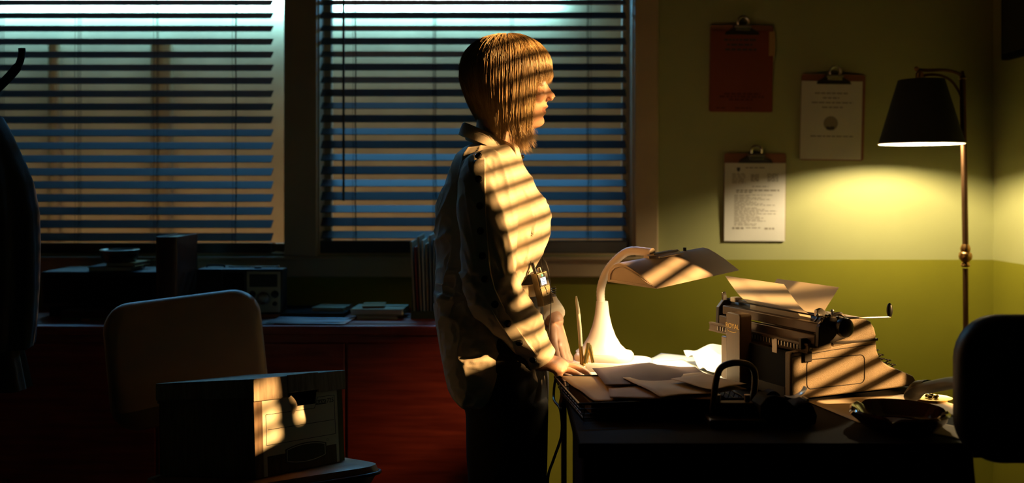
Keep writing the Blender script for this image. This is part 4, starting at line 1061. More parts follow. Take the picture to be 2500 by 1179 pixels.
rg = [((wl * 0.80) + 0.0030 * math.cos(a_), -0.0004, zl * 0.335 + 0.0030 * math.sin(a_)) for a_ in np.linspace(0, 2 * math.pi, 13)]
MB().tube(rg, 0.0004, 5).build('registered_mark', M['carton_black'], t, smooth=0)

# the chair
cu_ = Vector((math.cos(R(35)), math.sin(R(35)), 0)); cn = Vector((math.sin(R(35)), -math.cos(R(35)), 0))
cc = Vector((-0.87, 2.52, 0)) + cn * 0.26
t = thing('office_chair', 'tan vinyl office chair holding the archive box', 'chair', M=basis(cu_, cn * -1, Vector((0, 0, 1)), Vector((cc.x, cc.y, 0))))
CM = mw(t)
# seat tilted like the box standing on it
seat_c = BO + bu * (BW * 0.50) + bv * (BL * 0.42) - bw * 0.002
sx_ = (cu_ - bw * cu_.dot(bw)).normalized(); sy_ = bw.cross(sx_)
SM = basis(sx_, sy_, bw, seat_c)
def seat_part(name, mb, m, **kw):
    mb.v = [tuple(SM @ Vector(p)) for p in mb.v]
    return mb.build(name, m, t, True, **kw)
st_ = MB()
rs = []
for z_, gx in ((-0.055, 0.20), (-0.048, 0.235), (-0.02, 0.25), (-0.006, 0.245), (0.0, 0.225)):
    rs.append([Vector((a_, b_, z_)) for a_, b_ in rrect(gx * 1.8 + 0.02, gx * 1.8, 0.07, 6)])
st_.loft(rs)
seat_part('seat', st_, M['tan_vinyl'], smooth=50)
pp_ = [Vector((a_, b_, -0.024)) for a_, b_ in rrect(0.475, 0.455, 0.07, 6)]
seat_part('piping', MB().tube(pp_ + [pp_[0]], 0.0045, 8), M['brown_wood'], smooth=50)
# backrest
bc = P(455, 872, 2.62)
bh, bwid = 0.170, 0.212
bt = Matrix.Rotation(R(-3.5), 4, 'Y')
rs = []
BRM = basis(cu_, cn * -1, Vector((0, 0, 1)), bc) @ Matrix.Rotation(R(-8), 4, 'X') @ bt
for y_, g in ((-0.030, 0.86), (-0.024, 0.95), (-0.010, 1.0), (0.012, 1.0), (0.024, 0.96), (0.028, 0.85)):
    ring = []
    for a_, b_ in rrect(bwid * 2 * g, bh * 2 * (1 - (1 - g) * 1.3), 0.075, 7):
        bow = 0.035 * (a_ / bwid) ** 2
        ring.append(BRM @ Vector((a_, y_ - bow + 0.01, b_)))
    rs.append(ring)
MB().loft(rs).build('backrest', M['tan_vinyl'], t, True, smooth=55)
MB().tube([BRM @ Vector((0, 0.035, -0.10)), BRM @ Vector((0, 0.07, -0.22)), seat_c + Vector((cn.x * -0.14, cn.y * -0.14, -0.07)), seat_c - bw * 0.075], 0.016, 12, flat=0.5).build('back_bracket', M['type_dark'], t, True)
hub = Vector((seat_c.x, seat_c.y, 0))
MB().cyl(hub + Vector((0, 0, 0.10)), seat_c - bw * 0.06, 0.026, n=18).build('pedestal_column', M['type_dark'], t, True)
for i in range(4):
    a_ = R(20 + 90 * i); d_ = Vector((math.cos(a_), math.sin(a_), 0))
    lg = MB().tube([hub + Vector((0, 0, 0.13)), hub + d_ * 0.14 + Vector((0, 0, 0.105)), hub + d_ * 0.25 + Vector((0, 0, 0.072))], [0.024, 0.02, 0.014], 10).build('leg', M['type_dark'], t, True)
    q = hub + d_ * 0.25
    MB().cyl(q + Vector((-d_.y, d_.x, 0)) * 0.012 + Vector((0, 0, 0.028)), q - Vector((-d_.y, d_.x, 0)) * 0.012 + Vector((0, 0, 0.028)), 0.028, n=18).cyl(q + Vector((0, 0, 0.03)), q + Vector((0, 0, 0.075)), 0.007).build('caster', M['black_plastic'], lg, True)

# ------------------------------------------------------------------ black armchair at the right edge
AY = 1.72
ac0 = P(2340, 950, AY)
t = thing('office_armchair', 'black vinyl office armchair with its back to the viewer', 'chair', (ac0.x + 0.235, 2.0, 0))
zt_ = P(0, 771, AY).z; zb_ = P(0, 1131, AY).z
hW, hH = 0.235, (zt_ - zb_) / 2
cB = Vector((ac0.x + hW, AY, (zt_ + zb_) / 2))
rs = []
for y_, g in ((-0.016, 0.90), (-0.012, 0.97), (0.0, 1.0), (0.022, 1.0), (0.040, 0.95), (0.046, 0.84)):
    ring = []
    for a_, b_ in rrect(hW * 2 * g, hH * 2 * g, 0.080, 8):
        ring.append(cB + Vector((a_, y_ - 0.03 * (a_ / hW) ** 2 + 0.03 * (a_ / hW) ** 2 * 2 * 0.5, b_)))
    rs.append(ring)
MB().loft(rs).build('backrest', M['black_vinyl'], t, True, smooth=50)
MB().tube([P(2357, 1120, AY + 0.05), P(2359, 1170, AY + 0.08), Vector((ac0.x + 0.05, AY + 0.16, 0.45)), Vector((ac0.x + 0.10, AY + 0.24, 0.44))], 0.013, 10, flat=0.7).build('back_strut', M['matte_black'], t, True)
MB().tube([Vector((ac0.x + 0.42, AY + 0.05, zb_ + 0.02)), Vector((ac0.x + 0.42, AY + 0.09, 0.62)), Vector((ac0.x + 0.41, AY + 0.16, 0.45)), Vector((ac0.x + 0.36, AY + 0.24, 0.44))], 0.013, 10, flat=0.7).build('back_strut', M['matte_black'], t, True)
sc2 = Vector((ac0.x + hW + 0.01, AY + 0.33, 0))
rs = [[sc2 + Vector((a_, b_, z_)) for a_, b_ in rrect(0.46 * g, 0.46 * g, 0.07, 6)] for z_, g in ((0.41, 0.9), (0.425, 0.98), (0.455, 1.0), (0.472, 0.97), (0.478, 0.88))]
MB().loft(rs).build('seat', M['black_vinyl'], t, True, smooth=50)
# arms: pad and steel loop
for sx in (0, 1):
    ox = 0.0 if sx == 0 else 0.40
    xo = Vector((ox, 0, 0))
    a_pts = spline([P(2356, 936, 1.765) + xo, P(2332, 934, 1.84) + xo, P(2305, 938, 1.92) + xo, P(2265, 946, 2.00) + xo, P(2245, 950, 2.03) + xo, P(2230, 962, 2.05) + xo, P(2223, 976, 2.06) + xo], 5)
    MB().tube(a_pts, [0.020] * (len(a_pts) - 5) + [0.020, 0.019, 0.017, 0.015, 0.012], 12, flat=0.6).build('armrest', M['black_vinyl'], t, True)
    MB().tube(spline([P(2266, 945, 2.00) + xo + Vector((0, 0, 0.006)), P(2246, 949, 2.03) + xo + Vector((0, 0, 0.007)), P(2231, 962, 2.052) + xo + Vector((0, 0, 0.004)), P(2223, 978, 2.062) + xo], 5), [0.016] * 5 + [0.019] * 6 + [0.014] * 5, 12, flat=0.62).build('arm_tip_bounce', M['vinyl_bounce'], t, True)
    pa_ = a_pts[2]
    MB().tube(spline([pa_, Vector((pa_.x, 1.755, 0.66)), Vector((pa_.x + (0.01 if sx else 0.02), 1.762, 0.52)), Vector((sc2.x + (0.19 if sx else -0.19), 1.86, 0.43))], 5), 0.009, 10).build('arm_support', M['type_dark'], t, True)
hub = Vector((sc2.x, sc2.y, 0))
MB().cyl(hub + Vector((0, 0, 0.10)), hub + Vector((0, 0, 0.42)), 0.028, n=18).build('pedestal_column', M['type_dark'], t, True)
for i in range(4):
    a_ = R(45 + 90 * i); d_ = Vector((math.cos(a_), math.sin(a_), 0))
    lg = MB().tube([hub + Vector((0, 0, 0.13)), hub + d_ * 0.14 + Vector((0, 0, 0.10)), hub + d_ * 0.26 + Vector((0, 0, 0.07))], [0.024, 0.02, 0.014], 10).build('leg', M['type_dark'], t, True)
    q = hub + d_ * 0.26
    MB().cyl(q + Vector((-d_.y, d_.x, 0)) * 0.012 + Vector((0, 0, 0.028)), q - Vector((-d_.y, d_.x, 0)) * 0.012 + Vector((0, 0, 0.028)), 0.028, n=18).cyl(q + Vector((0, 0, 0.03)), q + Vector((0, 0, 0.075)), 0.007).build('caster', M['black_plastic'], lg, True)

# ------------------------------------------------------------------ unseen filing cabinet, added to block sun on desk front, box and shirt tail
t = thing('sun_block_cabinet', 'unseen dark filing cabinet added by the right-hand wall to block the low sun', 'cabinet', (1.52, 1.56, 0))
FC = (1.335, RX - 0.032, 1.24, 1.82, 1.275)
MB().bb((FC[0] + 0.018, FC[2], 0.0), (FC[1], FC[3], FC[4])).build('body', M['type_dark'], t, True, bevel=0.004)
for k in range(4):
    z0 = 0.04 + k * 0.305
    d = MB().bb((FC[0], FC[2] + 0.012, z0), (FC[0] + 0.018, FC[3] - 0.012, z0 + 0.295)).build("drawer", M['type_dark'], t, True, bevel=0.003)
    MB().tube(spline([(FC[0], 1.51, z0 + 0.2), (FC[0] - 0.022, 1.515, z0 + 0.2), (FC[0] - 0.022, 1.625, z0 + 0.2), (FC[0], 1.63, z0 + 0.2)], 4), 0.005, 8).build('handle', M['chrome'], d, True)

# ------------------------------------------------------------------ coat stand and coats at the left edge
KY = 2.42
px0 = P(-62, 0, KY).x
t = thing('coat_stand', 'dark coat stand with curved hooks at the left edge', 'coat stand', (px0, KY, 0))
MB().cyl((px0, KY, 0.03), (px0, KY, 1.60), 0.017, n=18).lathe([(0.017, 1.60), (0.028, 1.615), (0.022, 1.64), (0.008, 1.665)], (px0, KY, 0), 20).build('pole', M['matte_black'], t, True)
for i in range(3):
    a_ = R((-6, 118, 238)[i]); d_ = Vector((math.cos(a_), math.sin(a_), 0))
    o0 = Vector((px0, KY, 0))
    MB().tube(spline([o0 + Vector((0, 0, P(0, 262, KY).z)), o0 + d_ * 0.055 + Vector((0, 0, P(0, 222, KY).z)), o0 + d_ * 0.095 + Vector((0, 0, P(0, 188, KY).z)), o0 + d_ * 0.120 + Vector((0, 0, P(0, 160, KY).z)), o0 + d_ * 0.129 + Vector((0, 0, P(0, 135, KY).z)), o0 + d_ * 0.129 + Vector((0, 0, P(0, 120, KY).z))], 5), [0.012] * 5 + [0.011] * 10 + [0.0085] * 11, 12).build('hook', M['matte_black'], t, True)
    MB().tube(spline([o0 + Vector((0, 0, 0.16)), o0 + d_ * 0.10 + Vector((0, 0, 0.10)), o0 + d_ * 0.24 + Vector((0, 0, 0.014))], 5), 0.014, 10).build('foot', M['matte_black'], t, True)
def drape(name, label, cx, cy, keys, ry, m, sd_, thk=0.006):
    rings = []
    for (py, hw) in keys:
        z_ = P(0, py, cy).z; h_ = hw * cy / FPX
        ring = []
        for j in range(72):
            a_ = 2 * math.pi * j / 72
            f_ = 1 + 0.07 * min(1, (py - 250) / 300) * (math.sin(7 * a_ + sd_ + py * 0.002) + 0.6 * math.sin(13 * a_ - sd_ * 2))
            ring.append((cx + h_ * f_ * math.cos(a_), cy + ry * min(1, 0.35 + h_ / 0.16) * f_ * math.sin(a_), z_))
        rings.append(ring)
    o = MB().loft(rings, True).build(name, m, None, smooth=60)
    return tag(o, label, 'coat')
drape('hanging_coat', 'dark charcoal coat hanging on the coat stand', px0, KY - 0.005, [(262, 22), (285, 62), (325, 84), (370, 104), (410, 122), (450, 136), (520, 148), (600, 151), (700, 151), (780, 147), (846, 139), (850, 132)], 0.105, M['coat'], 0.6)
drape('hanging_coat', 'brown garment hanging lowest under the charcoal coat', px0 - 0.006, KY, [(560, 50), (700, 80), (800, 100), (846, 112), (900, 124), (948, 134), (951, 126)], 0.07, M['coat_tan'], 2.1)

# ------------------------------------------------------------------ the standing person
PY = 2.35
t = thing('person', 'person in cream shirt and black trousers standing in profile, hands on the desk edge', 'person', (-0.03, PY, 0))
PER = t
q = lambda px, py: P(px, py, PY)

def remesh(mb, vox, it=3, fac=0.5):
    me = mb.mesh('raw')
    o = bpy.data.objects.new('raw', me); COL.objects.link(o)
    r = o.modifiers.new('r', 'REMESH'); r.mode = 'VOXEL'; r.voxel_size = vox
    if it:
        s_ = o.modifiers.new('s', 'SMOOTH'); s_.iterations = it; s_.factor = fac
    dg = bpy.context.evaluated_depsgraph_get()
    out = bpy.data.meshes.new_from_object(o.evaluated_get(dg))
    bpy.data.objects.remove(o); bpy.data.meshes.remove(me)
    return out

def finish(name, me, mats, parent):
    inv = mw(parent).inverted()
    me.transform(inv)
    me.materials.clear()
    for m in mats: me.materials.append(m)
    me.shade_smooth()
    return link_mesh(name, me, None, parent)

def oval_ring(xb, xf, hw, z, yc=PY, n=40, e=2.3, slope=0.0):
    cx, rx = (xb + xf) / 2, (xf - xb) / 2
    out = []
    for j in range(n):
        a_ = 2 * math.pi * j / n
        c_, s_ = math.cos(a_), math.sin(a_)
        x = cx + rx * math.copysign(abs(c_) ** (2 / e), c_)
        out.append(Vector((x, yc + hw * math.copysign(abs(s_) ** (2 / e), s_), z + slope * (x - cx))))
    return out

def chain(mb, pts, rs, n=14, sm=4):
    sp = spline(pts, sm)
    idx = np.linspace(0, len(rs) - 1, len(sp))
    rr_ = [float(np.interp(i, range(len(rs)), rs)) for i in idx]
    mb.tube(sp, rr_, n)
    mb.ball(sp[0], rr_[0] * 0.98, 12, 8); mb.ball(sp[-1], rr_[-1] * 0.98, 12, 8)

# --- body: head, neck, torso, arms, hands, legs in one surface
bd = MB()
hk = [  # z, back, front, half width, nose bump, nose width
    (1.576, -0.040, 0.018, 0.022, 0, .02), (1.570, -0.062, 0.042, 0.040, 0, .02), (1.552, -0.085, 0.062, 0.058, 0, .02),
    (1.525, -0.100, 0.078, 0.069, 0, .02), (1.500, -0.105, 0.084, 0.073, 0.001, .03), (1.486, -0.105, 0.084, 0.073, 0.004, .022), (1.474, -0.103, 0.079, 0.072, 0.007, .010),
    (1.464, -0.101, 0.078, 0.071, 0.013, .0095), (1.452, -0.098, 0.079, 0.070, 0.021, .0100), (1.442, -0.094, 0.079, 0.069, 0.030, .0110),
    (1.436, -0.092, 0.079, 0.0685, 0.031, .0125), (1.430, -0.089, 0.079, 0.068, 0.022, .0130), (1.4255, -0.086, 0.079, 0.067, 0.009, .013),
    (1.419, -0.082, 0.079, 0.066, 0.007, .018), (1.412, -0.078, 0.079, 0.064, 0.013, .017), (1.4085, -0.074, 0.078, 0.063, 0.011, .017), (1.405, -0.072, 0.077, 0.062, 0.002, .018),
    (1.4015, -0.068, 0.076, 0.061, 0.009, .016), (1.396, -0.062, 0.075, 0.059, 0.012, .016), (1.388, -0.055, 0.072, 0.056, 0.005, .018),
    (1.379, -0.045, 0.070, 0.052, 0.011, .020), (1.370, -0.032, 0.068, 0.047, 0.013, .020), (1.362, -0.018, 0.062, 0.040, 0.010, .02), (1.356, 0.0, 0.050, 0.030, 0.004, .02)]
zz = [h[0] for h in hk]
zs = np.linspace(1.576, 1.356, 92)
rings = []
for z_ in zs:
    g = [float(np.interp(-z_, [-v for v in zz], [h[i] for h in hk])) for i in range(1, 6)]
    xb, xf, hw, nb_, nw = g
    ring = []
    cx = xb + (xf - xb) * 0.45
    for j in range(96):
        a_ = 2 * math.pi * j / 96
        c_, s_ = math.cos(a_), math.sin(a_)
        rx = (xf - cx) if c_ > 0 else (cx - xb)
        e = 2.35 if c_ > 0 else 2.0
        x = cx + rx * math.copysign(abs(c_) ** (2 / e), c_); y = hw * math.copysign(abs(s_) ** (2 / e), s_)
        if c_ > 0: x += nb_ * math.exp(-(y / nw) ** 2)
        ring.append((x, PY + y, z_))
    rings.append(ring)
bd.loft(rings)
for sy in (-1, 1):
    bd.ball((0.096, PY + sy * 0.0115, 1.4325), (0.009, 0.006, 0.006), 12, 8)       # nostril wings
    bd.ball((0.060, PY + sy * 0.036, 1.437), (0.022, 0.022, 0.020), 12, 8)         # cheeks
    bd.ball((0.070, PY + sy * 0.030, 1.4875), (0.013, 0.022, 0.007), 12, 8)        # brow
    bd.ball((-0.010, PY + sy * 0.073, 1.455), (0.018, 0.008, 0.030), 12, 8)        # ear
chain(bd, [(-0.030, PY, 1.43), (-0.040, PY, 1.36), (-0.050, PY, 1.28)], [0.054, 0.050, 0.056], 20)
trs = []
for py, xb, xf, hw in ((368, 1168, 1243, .050), (400, 1132, 1254, .095), (440, 1116, 1275, .120), (520, 1104, 1325, .125), (600, 1104, 1305, .120), (680, 1104, 1285, .120), (760, 1110, 1305, .135), (860, 1115, 1318, .145), (960, 1130, 1322, .150), (1010, 1150, 1318, .14)):
    a_, c_ = q(xb, py), q(xf, py)
    trs.append(oval_ring(a_.x, c_.x, hw, a_.z))
bd.loft(trs)
nsh = Vector((-0.062, 2.215, 1.232)); nel = Vector((-0.042, 2.145, 0.985)); nwr = Vector((0.072, 2.235, 0.800))
chain(bd, [nsh, (nsh + nel) / 2 + Vector((-0.004, -0.008, 0)), nel, (nel + nwr) / 2, nwr], [0.042, 0.042, 0.038, 0.034, 0.0255], 16)
fsh = Vector((-0.062, 2.485, 1.232)); fel = Vector((-0.01, 2.575, 0.99)); fwr = P(1353, 782, 2.43)
chain(bd, [fsh, (fsh + fel) / 2 + Vector((0, 0.008, 0)), fel, (fel + fwr) / 2, fwr], [0.042, 0.042, 0.038, 0.034, 0.0255], 16)
def limb(pts, rs, n=12): chain(bd, pts, rs, n, 5)
def V(*a): return Vector(a)
nails = []
# near hand (fingers bent over the tray edge, little finger hanging)
kn = [V(0.112, 2.222, 0.772), V(0.120, 2.240, 0.781), V(0.123, 2.259, 0.785), V(0.121, 2.278, 0.786)]   # little .. index knuckles
palm = [nwr, nwr + V(0.018, 0.004, -0.010)]
rings = []
for f, wdt, thk in ((0, 0.023, 0.020), (0.35, 0.029, 0.0175), (0.7, 0.036, 0.0155), (1.0, 0.038, 0.0125), (1.12, 0.034, 0.010)):
    c_ = nwr.lerp((kn[1] + kn[2]) / 2, f); ring = []
    side_ = (kn[3] - kn[0]).normalized(); d_ = ((kn[1] + kn[2]) / 2 - nwr).normalized(); up_ = side_.cross(d_).normalized()
    for j in range(18):
        a_ = 2 * math.pi * j / 18
        ring.append(c_ + side_ * wdt * math.cos(a_) + up_ * thk * math.sin(a_))
    rings.append(ring)
bd.loft(rings)
near_f = [
    [kn[0] + V(-0.006, 0, 0), kn[0] + V(0.008, -0.004, -0.020), kn[0] + V(0.008, -0.006, -0.048), kn[0] + V(0.002, -0.006, -0.074)],
    [kn[1] + V(-0.006, 0, 0), kn[1] + V(0.022, -0.003, -0.007), kn[1] + V(0.044, -0.004, -0.020), kn[1] + V(0.053, -0.004, -0.0275)],
    [kn[2] + V(-0.006, 0, 0), kn[2] + V(0.026, 0.001, -0.004), kn[2] + V(0.052, 0.003, -0.016), kn[2] + V(0.063, 0.004, -0.0265)],
    [kn[3] + V(-0.006, 0, 0), kn[3] + V(0.024, 0.006, -0.004), kn[3] + V(0.048, 0.014, -0.016), kn[3] + V(0.059, 0.017, -0.0265)]]
for pts, r0 in zip(near_f, (0.0076, 0.0082, 0.0086, 0.0084)):
    limb(pts, [r0 * 1.10, r0, r0 * 0.93, r0 * 0.78])
    tp_ = pts[-1].lerp(pts[-2], 0.22)
    nails.append((tp_, (pts[-1] - pts[-2]).normalized(), r0))
limb([nwr + V(0.012, 0.020, -0.010), V(0.104, 2.287, 0.772), V(0.120, 2.303, 0.760), V(0.136, 2.308, 0.750)], [0.014, 0.0115, 0.0098, 0.0085])
# far hand: back of the hand facing right, fingers down on the desk
fk = [P(1366, 850, 2.40), P(1374, 852, 2.418), P(1381, 856, 2.438), P(1384, 862, 2.458)]
rings = []
for f, wdt, thk in ((0, 0.022, 0.019), (0.35, 0.029, 0.017), (0.75, 0.036, 0.0145), (1.0, 0.038, 0.0125), (1.1, 0.034, 0.010)):
    c_ = fwr.lerp((fk[1] + fk[2]) / 2, f); ring = []
    side_ = (fk[3] - fk[0]).normalized(); d_ = ((fk[1] + fk[2]) / 2 - fwr).normalized(); up_ = side_.cross(d_).normalized()
    for j in range(18):
        a_ = 2 * math.pi * j / 18
        ring.append(c_ + side_ * wdt * math.cos(a_) + up_ * thk * math.sin(a_))
    rings.append(ring)
bd.loft(rings)
for kk, L_, r0, dx in zip(fk, (0.068, 0.072, 0.070, 0.058), (0.0090, 0.0094, 0.0092, 0.0082), (0.010, 0.014, 0.016, 0.018)):
    limb([kk + V(-0.001, 0, 0.004), kk + V(dx * 0.7, 0.002, -L_ * 0.36), kk + V(dx * 1.1, 0.003, -L_ * 0.72), kk + V(dx * 1.0, 0.003, -L_ * 0.98)], [r0 * 1.08, r0, r0 * 0.95, r0 * 0.8])
limb([fwr + V(-0.004, -0.020, -0.018), P(1352, 842, 2.375), P(1362, 880, 2.37), P(1371, 905, 2.37)], [0.013, 0.0115, 0.0098, 0.0085])
# legs
for sy in (-1, 1):
    yl = PY + sy * 0.085
    chain(bd, [(-0.005, yl, 0.70), (-0.010, yl, 0.46), (-0.022, yl, 0.26), (-0.030, yl, 0.07)], [0.080, 0.054, 0.046, 0.034], 16)
    chain(bd, [(-0.045, yl, 0.045), (0.03, yl, 0.045), (0.12, yl, 0.040)], [0.034, 0.034, 0.026], 12)
body_me = remesh(bd, 0.0030, 3, 0.5)
# lips get their own colour
vco = np.empty(len(body_me.vertices) * 3); body_me.vertices.foreach_get('co', vco); vco = vco.reshape(-1, 3)
mi = np.zeros(len(body_me.polygons), dtype=np.int32)
for i, p_ in enumerate(body_me.polygons):
    c_ = p_.center
    if c_.z > 1.38 and c_.z < 1.43 and c_.x > 0.072:
        y = c_.y - PY
        up_ = 1.4145 - 0.30 * abs(y); dn = 1.3915 + 0.33 * abs(y)
        if abs(y) < 0.022 and dn < c_.z < up_: mi[i] = 1
body = finish('body', body_me, [M['skin'], M['lip']], t)
body_me.polygons.foreach_set('material_index', mi)
for tp_, dr, r0 in nails:
    up_ = Vector((0.3, -0.35, 0.9)); up_ = (up_ - dr * up_.dot(dr)).normalized(); sd_ = dr.cross(up_)
    rt = Matrix(((dr.x, sd_.x, up_.x), (dr.y, sd_.y, up_.y), (dr.z, sd_.z, up_.z)))
    MB().ball(tp_ + up_ * r0 * 0.62, (0.0062, 0.0048, 0.0016), 12, 8, rt).build('nail', M['nail'], body, True)
for sy in (-1, 1):
    e_ = MB().ball((0.0725, PY + sy * 0.030, 1.4705), 0.0115, 16, 10).build('eye', M['eye'], t, True)
    MB().ball((0.0800, PY + sy * 0.030, 1.4705), (0.0050, 0.0055, 0.0055), 12, 8).build('iris', M['brown_wood'], e_, True)
    MB().tube([(0.080, PY + sy * (0.030 + 0.013 * k_), 1.4790 - 0.004 * abs(k_)) for k_ in (-1, -0.5, 0, 0.5, 1)], 0.0035, 8).build('eyelid', M['skin'], e_, True)

# --- shirt
sh = MB()
srs = []
for py, xb, xf, hw in ((352, 1156, 1254, .056), (362, 1136, 1264, .086), (380, 1117, 1268, .118), (400, 1107, 1274, .135), (430, 1096, 1292, .146), (470, 1078, 1318, .150), (500, 1068, 1338, .150), (525, 1065, 1347, .150), (560, 1066, 1343, .150), (600, 1067, 1331, .152), (650, 1066, 1306, .160), (690, 1064, 1284, .167), (725, 1065, 1268, .172), (745, 1068, 1255, .174)):
    a_, c_ = q(xb, py), q(xf, py)
    srs.append(oval_ring(a_.x, c_.x, hw, a_.z, e=2.5, n=56))
sh.loft(srs)
trs = []
for py, xb, xf, hw in ((705, 1064, 1262, .168), (740, 1066, 1258, .172), (800, 1075, 1250, .180), (860, 1086, 1242, .186), (900, 1094, 1238, .186), (930, 1102, 1230, .180), (950, 1114, 1214, .168), (964, 1128, 1192, .145), (971, 1142, 1172, .11)):
    a_, c_ = q(xb, py), q(xf, py)
    trs.append(oval_ring(a_.x, c_.x, hw, a_.z, e=3.2, n=56))
sh.loft(trs)
def sleeve(sho, elb, wri, out, n=22):
    mid = (sho + elb) / 2 + out * 0.010; fm = (elb + wri) / 2 + out * 0.004
    ins = sho + Vector((0.0, 0, 0.008)) - out * 0.045
    cuff = elb.lerp(wri, 0.90)
    chain(sh, [ins, sho, sho.lerp(elb, 0.25) + out * 0.012, mid, elb + Vector((-0.006, 0, 0)), fm, elb.lerp(wri, 0.72)], [0.058, 0.063, 0.067, 0.067, 0.064, 0.054, 0.043], n, 5)
    sh.tube([elb.lerp(wri, 0.66), elb.lerp(wri, 0.74), elb.lerp(wri, 0.96)], [0.040, 0.0405, 0.0370], n)
sleeve(nsh, nel, nwr, Vector((0, -1, 0)))
sleeve(fsh, fel, fwr, Vector((0, 1, 0)))
sm_ = remesh(sh, 0.0036, 5, 0.5)
nv = len(sm_.vertices)
co = np.empty(nv * 3); sm_.vertices.foreach_get('co', co); co = co.reshape(-1, 3)
no = np.empty(nv * 3); sm_.vertices.foreach_get('normal', no); no = no.reshape(-1, 3)
off = np.empty(nv)
axis = (nwr - nel).normalized()
def ridged(v): return 1 - abs(noise.noise(v)) * 2
for i in range(nv):
    x, y, z = co[i]
    arm = y < 2.225 or y > 2.475
    if arm and z > 1.02:
        qv = Vector((x * 15 + z * 3, y * 8, z * 4.2)); amp = 0.0060
    elif arm:
        qv = Vector((x * 12 + z * 8, y * 7, z * 13 - x * 9)); amp = 0.0055
    elif z < 0.93:
        qv = Vector((x * 9 + z * 1.5, y * 9, z * 2.2 + x * 2)); amp = 0.0060
    else:
        qv = Vector((x * 5 + z * 9, y * 9, z * 3 - x * 8)); amp = 0.0055
    w_ = Vector((noise.noise(qv * 0.6), noise.noise(qv * 0.6 + Vector((9, 3, 1))), 0)) * 0.9
    rg_ = ridged(qv + w_)
    off[i] = amp * (rg_ * abs(rg_) - 0.25) + 0.0026 * max(0, ridged(qv * 2.1 + w_ * 1.5)) ** 3 + 0.0006 * noise.noise(qv * 6.0)
el_ = np.array(nel)
de = np.linalg.norm(co - el_, axis=1)
off += 0.004 * np.exp(-(de / 0.07) ** 2) * np.sin(co[:, 2] * 170 + co[:, 0] * 120)
# vertical gather beside the front placket
co2 = co + no * off[:, None]
sm_.vertices.foreach_set('co', co2.ravel()); sm_.update()
tree = BVHTree.FromPolygons([tuple(p_) for p_ in co2], [tuple(p_.vertices) for p_ in sm_.polygons])
shirt = finish('shirt', sm_, [M['shirt']], t)
shirt['label'] = 'loose cream cotton shirt'
def on_shirt(px, py, lift=0.0):
    o_ = Vector((0, 0, CAMZ)); d_ = (P(px, py, 1.0) - o_).normalized()
    h_ = tree.ray_cast(o_, d_)
    if h_[0] is None: return None, None
    return h_[0] + h_[1] * lift, h_[1]
# sleeve placket with dark buttons
pk = [(1171, 385), (1171, 440), (1173, 505), (1176, 565), (1180, 627), (1187, 684), (1208, 740), (1236, 787), (1268, 831), (1303, 874)]
sp = spline([(a_, b_, 0) for a_, b_ in pk], 5)
ctr = []
for i, p_ in enumerate(sp):
    h_, n_ = on_shirt(p_.x, p_.y)
    if h_ is not None: ctr.append((h_, n_))
sm2 = []
for i in range(len(ctr)):
    a_ = [ctr[min(max(i + d_, 0), len(ctr) - 1)] for d_ in (-2, -1, 0, 1, 2)]
    sm2.append((sum((c_[0] for c_ in a_), Vector()) / 5, sum((c_[1] for c_ in a_), Vector()).normalized()))
strip = []
for i in range(len(sm2)):
    tg = (sm2[min(i + 1, len(sm2) - 1)][0] - sm2[max(i - 1, 0)][0]).normalized()
    n_ = sm2[i][1]; s_ = tg.cross(n_).normalized()
    strip.append([sm2[i][0] + s_ * k_ + n_ * l_ for k_, l_ in ((-0.0135, -0.004), (-0.0125, 0.0028), (0, 0.0040), (0.0125, 0.0028), (0.0135, -0.004))])
MB().loft(strip, False, False).build('sleeve_placket', M['shirt'], shirt, True, smooth=50, solid=0.001)
for i, (a_, b_) in enumerate(pk):
    h_, n_ = on_shirt(a_, b_)
    if h_ is None: continue
    rt = n_.to_track_quat('Z', 'Y').to_matrix()
    MB().lathe([(0.0076, 0.0), (0.0086, 0.003), (0.0080, 0.006), (0.005, 0.0072), (0.001, 0.0070)], h_ + n_ * 0.0035, 18, rt).build('button', M['button'], shirt, True)
# collar: stand and turned-down leaf
def collar():
    N_ = 64; rings = [[] for _ in range(7)]
    for j in range(N_):
        a_ = 2 * math.pi * j / N_                         # 0 = front (+x)
        c_, s_ = math.cos(a_), math.sin(a_)
        u_ = (1 - c_) / 2                                 # 0 front .. 1 back
        cx, cy = -0.050, PY
        rx = 0.066 + 0.004 * u_; ry = 0.060
        ztop = 1.300 + 0.072 * u_ ** 0.85
        drop = 0.034 - 0.004 * u_
        flare = 0.013
        pts = [(rx - 0.004, ry - 0.004, ztop - drop - 0.012), (rx - 0.003, ry - 0.003, ztop - 0.004), (rx, ry, ztop), (rx + 0.004, ry + 0.004, ztop - 0.003),
               (rx + flare * 0.7, ry + flare * 0.8, ztop - drop * 0.55), (rx + flare, ry + flare * 1.15, ztop - drop), (rx + flare - 0.003, ry + flare * 1.15 - 0.003, ztop - drop)]
        for i, (X_, Y_, Z_) in enumerate(pts):
            rings[i].append(Vector((cx + X_ * c_, cy + Y_ * s_, Z_)))
    return rings
MB().loft(collar(), False).build('collar', M['shirt'], shirt, True, smooth=50, solid=0.0012)
MB().lathe([(0.0055, 0), (0.0060, 0.006), (0.003, 0.009)], q(1271, 384) + Vector((0, -0.006, 0)), 14, Matrix.Rotation(R(80), 3, 'Y')).build('collar_mic', M['button'], shirt, True)  # small black clip-on microphone at the collar
